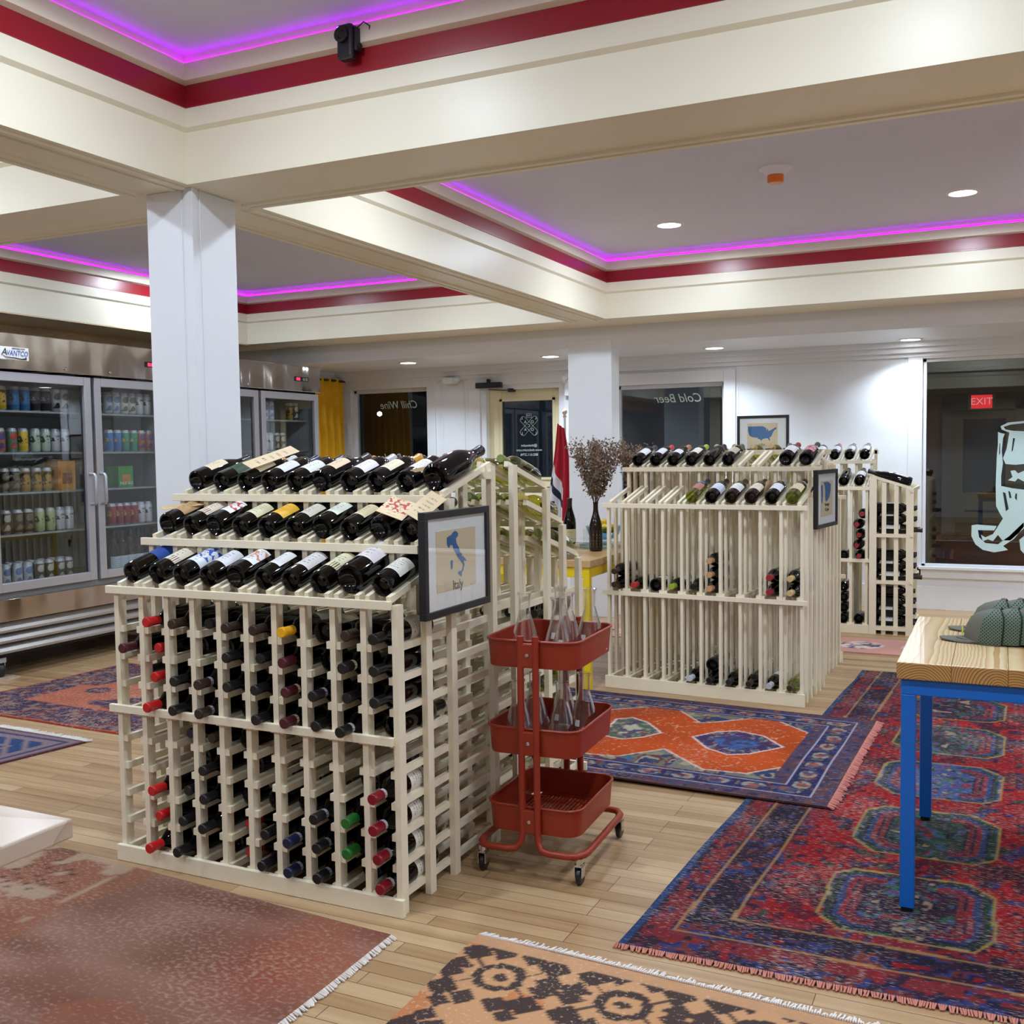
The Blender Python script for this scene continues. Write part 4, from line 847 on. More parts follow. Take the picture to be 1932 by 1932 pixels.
# ================================================================ COOLERS
def mesh_text(s, sz, mat, p, loc, name='lettering', **kw): return text(s, sz, mat, p, loc, (PI/2, 0, PI/2), name, **kw)
def cooler(y0, y1, label, splits, handles):
    t = thing('glass_door_cooler', label, 'refrigerator', (-5.64, y0, 0), 0, 'steel glass door coolers'); L = y1-y0; D = .80
    # x: 0 front, -D back ; y 0..L
    MB().box(-D, 0, .50, -.03, .04, 1.93).box(-D, L-.04, .50, -.03, L, 1.93).box(-D, .04, .50, -D+.04, L-.04, 1.93).box(-D, .04, .50, -.03, L-.04, .545).box(-D, .04, 1.90, -.03, L-.04, 1.93).build('cabinet', M('grey_cooler_interior', (150, 156, 160), .5), t)
    MB().box(-D, 0, 1.945, .02, L, 2.172).build('header_panel', STEEL, t, bevel=.004)
    MB().box(-D, -.002, .12, -.04, .0, 2.18).box(-D, L, .12, -.04, L+.002, 2.18).build('side_panel', STEEL, t)
    MB().box(-D, 0, .36, .0, L, .50).build('lower_panel', STEEL, t, bevel=.003)
    lv = MB()
    for k in range(3):
        z = .325-.066*k; lv.beam((-.03, 0, z), (-.03, L, z), .004, .056, up=(-.62, 0, .78)); lv.box(-.014, 0, z-.034, -.006, L, z-.020)
    lv.build('louvre_grille', M('satin_steel', (186, 182, 178), .34, .7, var=.03), t)
    MB().box(-D, .0, .13, -.06, L, .36).build('machine_box', M('dark_grille', (30, 28, 30), .6), t)
    for yy_ in (.09, L-.09):
        c = MB().box(-.10, yy_-.03, .10, -.03, yy_+.03, .13).box(-.09, yy_-.03, .05, -.04, yy_-.024, .11).box(-.09, yy_+.024, .05, -.04, yy_+.03, .11).build('caster_fork', ALU, t)
        MB().lathe([(0, -.02), (.045, -.02), (.05, -.012), (.05, .012), (.045, .02), (0, .02)], 20, Matrix.Translation((-.065, yy_, .052)) @ Matrix.Rotation(PI/2, 4, 'X')).build('caster_wheel', BLACK, c, smooth=True)
    for sh in (.548, .895, 1.165, 1.425, 1.695):
        MB().box(-.66, .05, sh-.012, -.10, L-.05, sh).build('shelf', M('shelf_wire', (170, 176, 180), .4, .5), t)
    for (a, b), hs in zip(splits, handles):
        a -= y0; b -= y0; fw = .058
        d = MB().box(-.03, a, .545, .012, a+fw, 1.93).box(-.03, b-fw, .545, .012, b, 1.93).box(-.03, a+fw, .545, .012, b-fw, .545+fw).box(-.03, a+fw, 1.93-fw, .012, b-fw, 1.93).build('door', ALU, t, bevel=.003)
        MB().box(-.012, a+fw, .545+fw, -.008, b-fw, 1.93-fw).build('door_glass', FRIDGEPANE, d)
        MB().box(-.029, a+fw-.012, .545+fw-.012, -.014, a+fw, 1.93-fw).box(-.029, b-fw, .545+fw, -.014, b-fw+.012, 1.93-fw).build('gasket', BLACK, d)
        hy_ = (b-fw/2) if hs > 0 else (a+fw/2)
        MB().tube([(.01, hy_, 1.065), (.05, hy_, 1.07), (.058, hy_, 1.085), (.058, hy_, 1.255), (.05, hy_, 1.27), (.01, hy_, 1.275)], .011, 10).build('door_handle', ALU, d, smooth=True)
    return t
f1 = cooler(4.36, 6.00, 'tall steel cooler left of the white column, two glass doors, full of cans', [(4.385, 5.195), (5.225, 5.975)], [1, -1])
f2 = cooler(6.20, 7.83, 'tall steel cooler right of the white column beside the yellow curtain', [(6.225, 6.965), (7.00, 7.805)], [1, -1])
# badge, lock studs and temperature displays
bd = MB().box(.0205, .11, 2.005, .0225, .335, 2.085).build('brand_badge', M('white_badge', (236, 236, 238), .4), f1)
BL = M('badge_blue', (40, 90, 170), .4)
mesh_text('A', .062, INK, bd, (.024, .153, 2.050), shear=.25); mesh_text('VANTCO', .046, BL, bd, (.024, .248, 2.046), shear=.25, width=.82)
mesh_text('REFRIGERATION', .013, INK, bd, (.024, .258, 2.076), shear=.2)
MB().tube([(.0235, .145, 2.030), (.0235, .165, 2.020), (.0235, .23, 2.018), (.0235, .28, 2.012), (.0235, .315, 2.016), (.0235, .31, 2.024)], [.001, .002, .003, .004, .006, .004], 6).build('badge_swoosh', INK, bd)
REDL = M('red_digits', (230, 30, 50), .4, em=(1, .03, .08, 1), es=2.5); SILV = M('silver_button', (150, 160, 160), .3)
for t, y in ((f1, 1.33), (f2, 1.25)):
    dp = MB().box(.0205, y, 2.035, .024, y+.20, 2.075).build('temperature_display', BLACK, t)
    for i in (0, 1): MB().box(.024, y+.025+i*.028, 2.043, .0248, y+.046+i*.028, 2.067).build('lit_digit', REDL, dp)
    MB().box(.024, y+.115, 2.042, .0248, y+.145, 2.066).box(.024, y+.155, 2.042, .0248, y+.185, 2.068).build('display_button', SILV, dp)
    for y_ in ((.62, 1.00) if t is f1 else (.22, .62)):
        MB().lathe([(0, 0), (.011, 0), (.011, .008), (.006, .012), (0, .012)], 12, Matrix.Translation((.02, y_, 1.975)) @ Matrix.Rotation(PI/2, 4, 'Y')).build('door_lock', CHROME, t, smooth=True)
# cans: thing = can body (printed) > lid
canp = [(0, .002), (.024, .002), (.033, .012), (.033, .140), (.027, .152), (.026, .157), (.0, .155)]
CM = {}
def can_mat(kind):
    base, ink, style = kind
    if kind in CM: return CM[kind]
    t = NT('can_print'); tc = t.n('TexCoord'); ob = tc.outputs['Object']; sp = t.n('SeparateXYZ', {0: ob}); z = sp.outputs[2]
    nz = t.n('TexNoise', {'Vector': ob, 'Scale': 45.0 if style != 'c' else 22.0, 'Detail': 0.0})
    band = t.math('COMPARE', z, .085, {'a': .045, 'b': .022, 'c': .06, 'd': .012}[style])
    f = t.math('MULTIPLY', band, t.math('GREATER_THAN', nz.outputs[0], .53))
    body = t.mix(t.math('COMPARE', z, .072, .064), lin((190, 192, 196)), t.mix(f, lin(base), lin(ink)))
    pbsdf(t, body, .3, .25); CM[kind] = t.m; return t.m
CANM = {}
def can(y, shelf, x, kind, label, group, txt=None, sc=1.0):
    if kind not in CANM: CANM[kind] = MB().lathe(canp[:-2]+[(.0275, .151)], 16).mesh('can_body', can_mat(kind), .8)
    o = bpy.data.objects.new('beer_can', CANM[kind]); COL.objects.link(o); o.location = (x, y, shelf)
    tag(o, label, 'can', group)
    if 'lid' not in CANM: CANM['lid'] = MB().lathe([(.0277, .150), (.0268, .157), (.0245, .1575), (.024, .154), (0, .154)], 16).mesh('lid', ALU, .8)
    link('lid', CANM['lid'], o)
    if txt: text(txt, .022, M('can_ink', (40, 44, 44), .5), o, (.0337, 0, .105), (PI/2, 0, PI/2), 'can_lettering')
YW = ((214, 178, 40), (70, 60, 30), 'a'); BU = ((36, 120, 180), (20, 30, 50), 'b'); DB = ((30, 34, 48), (150, 150, 160), 'd'); SK = ((186, 186, 190), (24, 24, 28), 'c'); WT = ((216, 218, 224), (60, 60, 66), 'd')
ML = ((90, 140, 110), (200, 70, 60), 'c'); YB = ((226, 190, 50), (50, 50, 50), 'b'); GW = ((200, 214, 200), (60, 90, 60), 'b'); GD = ((170, 130, 50), (60, 60, 50), 'a'); BK = ((52, 48, 44), (120, 110, 90), 'c'); PG = ((176, 190, 140), (60, 70, 40), 'b')
LB = ((60, 120, 190), (240, 160, 60), 'd'); TG = ((60, 150, 120), (220, 200, 90), 'd'); OR = ((196, 110, 70), (90, 80, 140), 'c'); PK = ((150, 52, 66), (214, 170, 90), 'b'); CL = ((200, 204, 212), (110, 130, 170), 'c'); WG = ((214, 216, 210), (110, 104, 90), 'c'); DG = ((80, 70, 66), (190, 184, 170), 'c')
SH = [.548, .895, 1.165, 1.425, 1.695]; SN = ['bottom', 'fourth', 'third', 'second', 'top']
rows = [(4, [(4.62, YW, 'yellow', None), (4.72, BU, 'blue', None), (4.80, BU, 'blue', None), (4.885, DB, 'dark navy', None), (4.965, DB, 'dark navy', None), (5.045, SK, 'black and white printed', None), (5.115, SK, 'black and white printed', None)]),
        (3, [(4.60, OR, 'orange', None), (4.69, ML, 'multicoloured', None), (4.775, YB, 'yellow', None), (4.87, GW, 'pale green', 'IPA'), (4.95, GW, 'pale green', 'IPA'), (5.03, WT, 'white', '1947'), (5.11, WT, 'white', '1947')]),
        (2, [(4.62, BK, 'dark', None), (4.70, BK, 'dark', None), (4.78, GD, 'amber', None), (4.87, GD, 'gold and grey', None), (4.95, GD, 'gold and grey', None)]),
        (1, [(4.62, DG, 'dark', None), (4.71, BK, 'dark', None), (4.79, BK, 'dark', None), (4.88, PG, 'pale green', None), (4.965, PG, 'pale green', None), (5.045, WT, 'white', '1947'), (5.12, WT, 'white', '1947')]),
        (0, [(4.60, CL, 'silver', None), (4.69, CL, 'silver', None), (4.77, CL, 'silver', None), (4.86, DG, 'dark silver', None), (4.94, DG, 'dark silver', None), (5.03, DG, 'dark silver', None), (5.10, DG, 'dark silver', None)]),
        (4, [(5.50, CL, 'clear silver', None), (5.57, CL, 'clear silver', None), (5.65, WG, 'cream', None), (5.72, WG, 'cream', None), (5.795, WT, 'white', '1947'), (5.87, WT, 'white', '1947')]),
        (3, [(5.50, LB, 'blue', None), (5.575, LB, 'blue', None), (5.65, TG, 'teal', None), (5.73, TG, 'teal', None), (5.805, OR, 'orange', None), (5.88, OR, 'orange', None)]),
        (1, [(5.50, PK, 'dark pink', None), (5.57, PK, 'dark pink', None), (5.64, PK, 'dark pink', None), (5.71, PK, 'dark pink', None), (5.78, WT, 'white', '1947'), (5.85, WT, 'white', '1947')])]
for si, lst in rows:
    door = 'left' if lst[0][0] < 5.2 else 'right'
    for i, (y, kind, nm, tx) in enumerate(lst):
        can(y, SH[si], -5.80, kind, '%s can, %s from left, %s shelf behind the %s cooler door' % (nm, ORD[i], SN[si], door), 'cans on the cooler shelves', tx)
        if si in (0, 4): can(y, SH[si], -5.875, kind, '%s can behind the %s one, %s shelf, %s cooler door' % (nm, ORD[i], SN[si], door), 'cans on the cooler shelves')
for i, (y, kind, nm) in enumerate(((7.25, CL, 'pale blue'), (7.33, CL, 'pale blue'), (7.60, GD, 'gold'), (7.68, DG, 'dark and gold'))): can(y, SH[4], -5.80, kind, '%s can, %s from left on the top shelf beside the curtain' % (nm, ORD[i]), 'cans on the cooler shelves')
for i, (y, kind, nm) in enumerate(((7.24, WT, 'silver'), (7.31, WT, 'silver'), (7.40, DG, 'maroon'), (7.48, DG, 'maroon'))): can(y, SH[3], -5.80, kind, '%s can, %s from left on the second shelf beside the curtain' % (nm, ORD[i]), 'cans on the cooler shelves')
def carton(y0, y1, z, h, col, label, top=None, txt=None, tc_=(255, 255, 255)):
    t = thing('beer_carton', label, 'carton', (-5.80, (y0+y1)/2, z)); w = (y1-y0)/2
    MB().box(-.12, -w, 0, .02, w, h).build('box_panel', M('carton_%d_%d_%d' % col, col, .5, var=.25, scale=30), t, bevel=.002)
    MB().box(.0205, -w*.55, h*.22, .0215, w*.55, h*.6).build('carton_picture', M('carton_art_%d' % col[0], top or (230, 190, 110), .5, var=.4, scale=70), t)
    if txt:
        for i, (s, zz, sz) in enumerate(txt): text(s, sz, M('carton_ink_%d_%d_%d' % tc_, tc_, .5), t, (.023, 0, zz), (PI/2, 0, PI/2), 'carton_lettering')
carton(5.03, 5.175, SH[2], .20, (214, 140, 44), 'tall orange and yellow beer carton on the third shelf, left cooler door', (150, 80, 40))
carton(5.56, 5.70, SH[2], .155, (70, 160, 66), 'green pale ale carton on the third shelf, right cooler door', (226, 150, 60), [('PALE ALE', .03, .030)])
for i in range(6):
    m = Matrix.Translation((-5.82, 5.53+.078*i, SH[0]))
    bottle(m @ Matrix.Rotation(0, 4, 'Z'), 'burg', GLASSG if i < 4 else GLASSD, (206, 214, 222), (60, 60, 60), 'upright pale-labelled bottle, %s from left, bottom shelf, right cooler door' % ORD[i], 'upright bottles in the cooler', 16, z0=.03, z1=.12, half=1.4)
wb = tag(MB().box(-5.76, 4.36, 0, -5.60, 4.52, .012).build('wood_block', PALE), 'thin wood strip on the floor under the cooler caster', 'wood strip')

# ================================================================ CURTAIN, FLAG
CUR = M('yellow_velvet', (224, 172, 22), .85, var=.08, scale=14)
ctn = thing('curtain', 'mustard yellow pleated curtain hanging between the cooler and the left window', 'curtain', (-6.40, 8.83, 0))
mb = MB(); NN = 120; rowsz = [2.185, 2.15, 2.12, 1.6, .9, .05]
for j, z in enumerate(rowsz):
    for i in range(NN+1):
        u = i/NN; amp = .014 if j < 3 else .048; ph = u*2*PI*7+math.sin(u*9)*.5
        mb.v.append((amp*math.sin(ph)+(.03*j/6), (u-.5)*1.02*(1-.03*min(j, 3)), z))
for j in range(len(rowsz)-1):
    for i in range(NN): mb.f.append((j*(NN+1)+i, j*(NN+1)+i+1, (j+1)*(NN+1)+i+1, (j+1)*(NN+1)+i))
mb.build('curtain_cloth', CUR, ctn, smooth=1.2)
MB().tube([(-.0, -.53, 2.165), (-.0, .53, 2.165)], .012, 10).build('curtain_rod', BLACK, ctn, smooth=True)
fg = thing('flag_on_pole', 'furled red, white and navy flag on a pole left of the far column', 'flag', (-3.615, 8.80, 0))
MB().tube([(0, 0, .02), (0, 0, 1.70)], .011, 10).build('pole', M('white_pole', (226, 226, 222), .4), fg, smooth=True)
MB().lathe([(0, 0), (.018, 0), (.018, .012), (.009, .02), (.020, .036), (.024, .050), (.018, .066), (.008, .076), (0, .080)], 16, Matrix.Translation((0, 0, 1.695))).build('finial', M('wood_finial', (214, 190, 170), .4), fg, smooth=True)
MB().lathe([(0, 0), (.13, 0), (.12, .03), (.03, .045), (0, .05)], 24).build('pole_base', BLACK, fg, smooth=True)
def flagmat():
    t = NT('flag_cloth'); sp = t.n('SeparateXYZ', {0: t.n('TexCoord').outputs['UV']}); u, v = sp.outputs[0], sp.outputs[1]
    s = t.math('SUBTRACT', v, t.math('MULTIPLY', u, .32))
    wht = t.math('MULTIPLY', t.math('COMPARE', s, .54, .19), t.math('LESS_THAN', u, .62))
    nav = t.math('MULTIPLY', t.math('COMPARE', s, .49, .035), t.math('LESS_THAN', u, .62))
    c = t.mix(wht, lin((176, 24, 44)), lin((228, 228, 234))); c = t.mix(nav, c, lin((26, 34, 60)))
    pbsdf(t, c, .7); return t.m
mb = MB(); NU, NV = 36, 14
for j in range(NV+1):
    v = j/NV; z = 1.64-v*1.06; w = .035+.10*min(1, v*1.6)
    for i in range(NU+1):
        u = i/NU; mb.v.append((-.02+(u-.55)*w*2+.01*math.sin(v*5), .035*math.sin(u*PI*5+v*2)*min(1, .3+v)-.035, z-.05*u*(1-v)))
for j in range(NV):
    for i in range(NU):
        mb.uv[len(mb.f)] = [(i/NU, j/NV), ((i+1)/NU, j/NV), ((i+1)/NU, (j+1)/NV), (i/NU, (j+1)/NV)]
        mb.f.append((j*(NU+1)+i, j*(NU+1)+i+1, (j+1)*(NU+1)+i+1, (j+1)*(NU+1)+i))
mb.build('flag_cloth', flagmat(), fg, smooth=1.2)

# ================================================================ YELLOW TABLE AND ITS THINGS
yt = thing('tasting_table', 'wood-topped table with yellow steel frame behind the cart', 'table', (-3.35, 5.47, 0))
MB().box(0, 0, .718, 1.25, 1.42, .76).build('tabletop', wood('oak_table', (204, 168, 116), (168, 126, 78), .35, 1.0, 'X', 8), yt, bevel=.003)
MB().box(.01, .01, .66, 1.24, .05, .718).box(.01, 1.37, .66, 1.24, 1.41, .718).box(.01, .05, .66, .05, 1.37, .718).box(1.20, .05, .66, 1.24, 1.37, .718).build('apron_frame', YELLOW, yt, bevel=.002)
for x in (.01, 1.20):
    for y in (.01, 1.37): MB().box(x, y, 0, x+.04, y+.04, .66).build('leg', YELLOW, yt, bevel=.002)
TZ = .761
up = lambda x, y, rz=0: Matrix.Translation((x, y, TZ)) @ Matrix.Rotation(rz, 4, 'Z')
bottle(up(-2.62, 6.45, -1.2), 'burg', GLASSD, (224, 214, 170), BRN, 'dark bottle with two-tone label standing at the back of the tasting table', 'bottles standing on the tasting table', 24, z0=.02, z1=.10, half=1.5)
bottle(up(-2.60, 6.10, -1.2), 'bord', GLASSD, None, BLK, 'black bottle standing behind the corked clear bottle', 'bottles standing on the tasting table', 24)
bottle(up(-2.60, 5.95, -1.2), 'bord', CLEAR, None, BLK, 'clear corked bottle standing on the tasting table', 'bottles standing on the tasting table', 24)
cork = MB().lathe([(0, .22), (.014, .22), (.014, .262), (0, .262)], 12)
cork.build('cork_stopper', M('cork', (196, 158, 104), .8), [o for o in COL.objects if o.get('label') == 'clear corked bottle standing on the tasting table'][0])
vb = bottle(up(-2.272, 6.02, -1.6), 'burg', GLASSB, (46, 42, 40), None, 'dark brown bottle used as a vase near the table corner', None, 28, z0=.02, z1=.13, half=2.6, ink=(190, 150, 80))
vb2 = bottle(up(-2.20, 6.55, -1.6), 'burg', CLEAR, None, None, 'clear bottle vase behind the first slatted rack post', None, 24)
DRY = M('dried_brown_petals', (150, 128, 108), .9, var=.35, scale=40); DRYS = M('dried_stalk', (104, 78, 58), .9, var=.2, scale=30)
def flowers(base, label, ns, spread, h, seed):
    rr_ = random.Random(seed); t = thing('dried_flowers', label, 'dried flowers', base)
    st, pe = MB(), MB()
    for i in range(ns):
        a = rr_.uniform(0, 2*PI); lean = rr_.uniform(.1, 1)*spread; hh = h*rr_.uniform(.62, 1)
        P0 = Vector((0, 0, -.07)); P1 = Vector((.012*math.cos(a), .012*math.sin(a), .0)); P2 = Vector((lean*.5*math.cos(a), lean*.5*math.sin(a), hh*.5)); P3 = Vector((lean*math.cos(a), lean*math.sin(a), hh))
        pts = [P0, P1, (P1+P2)/2, P2, (P2+P3)/2+Vector((rr_.uniform(-.01, .01), rr_.uniform(-.01, .01), .01)), P3]
        st.tube(pts, .0012, 4)
        for k in range(130):
            f = rr_.random()**.55; j = f*4.999; b_ = int(j); q = pts[min(b_, 4)].lerp(pts[min(b_+1, 5)], j-b_)
            if q.z < h*.12: continue
            q = q+Vector((rr_.gauss(0, .016), rr_.gauss(0, .016), rr_.gauss(0, .012)))*(.35+f); s = rr_.uniform(.006, .013)
            u = Vector((rr_.gauss(0, 1), rr_.gauss(0, 1), rr_.gauss(0, 1))).normalized(); w = u.orthogonal().normalized(); n_ = u.cross(w)
            pe.add([q-u*s, q+w*s*.6+n_*s*.4, q+u*s, q-w*s*.6+n_*s*.4], [(0, 1, 2), (0, 2, 3)])
    st.build('stalk_bunch', DRYS, t)
    o = pe.build('petals', DRY, t); o['kind'] = 'stuff'
    return t
flowers((-2.272, 6.02, TZ+.30), 'bunch of dried brown flowers in the dark bottle vase', 34, .19, .40, 3)
flowers((-2.20, 6.55, TZ+.30), 'bunch of dried brown flowers in the clear bottle vase', 22, .15, .36, 5)
bw = thing('fruit_bowl', 'blue glass bowl on the tasting table behind the dark vase', 'bowl', (-2.33, 6.32, TZ+.045))
MB().lathe([(0, 0), (.05, 0), (.10, .035), (.12, .09), (.117, .09), (.096, .037), (.048, .006), (0, .006)], 28).build('bowl_glass', thin_glass('blue_bowl_glass', (.62, .78, .86), .02), bw, smooth=True)
for i in range(7):
    a = i*2*PI/6; r = .05 if i < 6 else 0
    o = MB().lathe([(0, -.03), (.02, -.024), (.030, -.008), (.030, .008), (.02, .024), (0, .03)], 14, Matrix.Rotation(.8*i, 4, 'X')).build('lemon', M('lemon_peel', (236, 196, 30), .5, scale=80, bs=.5), None, smooth=True)
    o.location = (-2.33+r*math.cos(a), 6.32+r*math.sin(a), TZ+.045+.075+(.03 if i == 6 else 0)); tag(o, 'yellow fruit heaped in the blue glass bowl on the tasting table', 'fruit', 'yellow fruits in the glass bowl')
pl = thing('glass_stand', 'wavy glass serving platter under the blue bowl on the tasting table', 'platter', (-2.38, 6.30, TZ))
MB().lathe([(0, .0), (.10, .0), (.11, .02), (.05, .03), (.05, .034), (.20, .040), (.205, .044), (0, .040)], 36).build('platter_glass', thin_glass('aqua_glass', (.62, .74, .76), .02, 1.6, 1.4), pl, smooth=True)
tgm = MB().lathe([(0, 0), (.026, 0), (.030, .09), (.028, .09), (.024, .004), (0, .004)], 20).mesh('tumbler_glass', CLEAR, 1.0)
for i, (x, y) in enumerate(((-2.56, 6.62), (-2.50, 6.66), (-2.47, 6.58))):
    o = bpy.data.objects.new('tasting_glass', tgm); COL.objects.link(o); o.location = (x, y, TZ); tag(o, 'small clear tasting glass beside the blue bowl, %s from left' % ORD[i], 'glass', 'tasting glasses on the table')

# ================================================================ RUGS
def vnoise(x, y, sc, seed):
    rs = np.random.RandomState(seed); G = rs.rand(64, 64); u, v = x/sc, y/sc
    i, j = np.floor(u).astype(int), np.floor(v).astype(int); a, b = u-i, v-j; a = a*a*(3-2*a); b = b*b*(3-2*b)
    g = lambda p, q: G[p % 64, q % 64]
    return (g(i, j)*(1-a)+g(i+1, j)*a)*(1-b)+(g(i, j+1)*(1-a)+g(i+1, j+1)*a)*b
def inpoly(x, y, P):
    r = np.zeros(x.shape, bool); n = len(P)
    for i in range(n):
        x1, y1 = P[i]; x2, y2 = P[(i+1) % n]
        c = ((y1 > y) != (y2 > y)) & (x < (x2-x1)*(y-y1)/((y2-y1)+1e-9)+x1); r ^= c
    return r
def edist(x, y, P):
    d = np.full(x.shape, 9.0); n = len(P)
    for i in range(n):
        x1, y1 = P[i]; x2, y2 = P[(i+1) % n]; dx, dy = x2-x1, y2-y1; t = np.clip(((x-x1)*dx+(y-y1)*dy)/(dx*dx+dy*dy+1e-12), 0, 1)
        d = np.minimum(d, np.hypot(x-x1-t*dx, y-y1-t*dy))
    return d
def rug_mat(name, wear, wcol, stretch=(30, 160, 1), thr=.60, soft=.06, fine=.25, det=2.0):
    t = NT(name); at = t.n('VertexColor', layer_name='Col').outputs[0]; tc = t.n('TexCoord').outputs['Object']
    n1 = t.n('TexNoise', {'Vector': t.n('Mapping', {'Vector': tc, 'Scale': stretch}).outputs[0], 'Scale': 1.0, 'Detail': det})
    n2 = t.n('TexNoise', {'Vector': tc, 'Scale': 3.0, 'Detail': 2.0})
    n3 = t.n('TexNoise', {'Vector': t.n('Mapping', {'Vector': tc, 'Scale': (400, 400, 1)}).outputs[0], 'Scale': 1.0, 'Detail': 1.0})
    f = t.math('ADD', n1.outputs[0], t.math('MULTIPLY', t.math('SUBTRACT', n2.outputs[0], .5), .35))
    f = t.n('MapRange', {0: f, 1: thr-soft, 2: thr+soft, 3: 0.0, 4: wear}).outputs[0]
    c = t.mix(f, at, lin(wcol)); c = t.mix(t.math('MULTIPLY', n3.outputs[0], fine), c, (.02, .015, .015, 1))
    pbsdf(t, c, .95, spec=.1, bump=n3.outputs[0], bs=.5, bd=.002); return t.m
def rug(name, label, quad, z, col, mat, fringe=None, nres=.009, group=None, edge=(60, 50, 70), th=.007, wav=.004):
    """quad: world corners (u0v0, u1v0, u1v1, u0v1); col(x, y) with metres along the two sides -> sRGB array"""
    A, B, C_, D = [np.array(p) for p in quad]; Lu = (np.linalg.norm(B-A)+np.linalg.norm(C_-D))/2; Lv = (np.linalg.norm(D-A)+np.linalg.norm(C_-B))/2
    nu, nv = int(Lu/nres), int(Lv/nres); U, V = np.meshgrid(np.linspace(0, 1, nu+1), np.linspace(0, 1, nv+1), indexing='ij')
    P = (1-U)[..., None]*(1-V)[..., None]*A+U[..., None]*(1-V)[..., None]*B+U[..., None]*V[..., None]*C_+(1-U)[..., None]*V[..., None]*D
    wv = (vnoise(P[..., 0], P[..., 1], .35, 5)-.5)*.02; inn = np.minimum(np.minimum(U, 1-U)*Lu, np.minimum(V, 1-V)*Lv)
    P = P+wv[..., None]*np.array([.6, .6])
    c = np.clip(col(U*Lu, V*Lv, P[..., 0], P[..., 1]), 0, 255)/255.; c = np.where(c <= .04045, c/12.92, ((c+.055)/1.055)**2.4)
    zz = z+th+vnoise(P[..., 0], P[..., 1], .5, 9)*wav
    verts = np.concatenate([P.reshape(-1, 2), zz.reshape(-1, 1)], 1); N = (nu+1)*(nv+1)
    idx = np.arange(N).reshape(nu+1, nv+1); F = np.stack([idx[:-1, :-1], idx[1:, :-1], idx[1:, 1:], idx[:-1, 1:]], -1).reshape(-1, 4)
    bd_ = np.concatenate([idx[:, 0], idx[-1, 1:], idx[-2::-1, -1], idx[0, -2:0:-1]]); k = len(bd_)
    low = verts[bd_].copy(); low[:, 2] = z+.0005; verts = np.concatenate([verts, low]); ring_ = np.arange(k)
    S_ = np.stack([bd_, N+ring_, N+np.roll(ring_, -1), np.roll(bd_, -1)], -1)
    me = bpy.data.meshes.new(name); me.from_pydata(verts.tolist(), [], np.concatenate([F, S_]).tolist()); me.update()
    ca = me.color_attributes.new('Col', 'FLOAT_COLOR', 'POINT'); arr = np.ones((N+k, 4), np.float32); arr[:N, :3] = c.reshape(-1, 3); arr[N:, :3] = c.reshape(-1, 3)[bd_]
    ca.data.foreach_set('color', arr.ravel()); me.materials.append(mat)
    o = bpy.data.objects.new(name, me); COL.objects.link(o); tag(o, label, 'rug', group)
    for (p, q, fc, ln) in (fringe or []):
        p, q = Vector(p), Vector(q); d = (q-p); n_ = int(d.length/.006); d.normalize(); nn = Vector((d.y, -d.x)); fb = MB(); rr_ = random.Random(4)
        for i in range(n_):
            s = p+(q-p)*i/n_; e = s+nn*ln*rr_.uniform(.6, 1.2)+d*rr_.uniform(-.006, .006); w = .0028
            wz = z+th+.004; sx = (vnoise(np.array([s.x]), np.array([s.y]), .35, 5)[0]-.5)*.012
            fb.beam((s.x+sx-nn.x*.004, s.y+sx-nn.y*.004, wz), (e.x+sx, e.y+sx, z+.003), .0045, .004)
        f_ = fb.build('fringe', M('fringe_%d_%d_%d' % fc, fc, .9, var=.1, scale=60), o); f_['kind'] = 'stuff'
    return o
def mixc(c, mask, col, a=1.0): return np.where(mask[..., None], c*(1-a)+np.array(col, float)*a, c)
def base(x, col): return np.ones(x.shape+(3,))*np.array(col, float)
def speck(c, x, y, cols, sc, seed, dens):
    n = vnoise(x, y, sc, seed); n2 = vnoise(x, y, sc*1.3, seed+1)
    for i, cc in enumerate(cols): c = mixc(c, (n > dens) & (n2 > i/len(cols)) & (n2 <= (i+1)/len(cols)), cc, .8)
    return c
REDR, NVY, BLR, GRR, TANR, PUR = (150, 26, 32), (30, 28, 52), (44, 58, 112), (42, 70, 54), (172, 126, 78), (66, 28, 44)
MED = [[(-.473, 3.075), (-.469, 3.398), (-.416, 3.454), (-.07, 3.467), (.00, 3.387), (.0, 3.085), (-.05, 2.99), (-.407, 2.998)]]
MED += [[(-.459, 3.746), (-.442, 4.05), (-.38, 4.12), (-.07, 4.132), (.015, 4.03), (.005, 3.715), (-.06, 3.64), (-.375, 3.633)]]
for k in range(1, 4): MED.append([(x+.01*k, y+.645*k) for x, y in MED[1]])
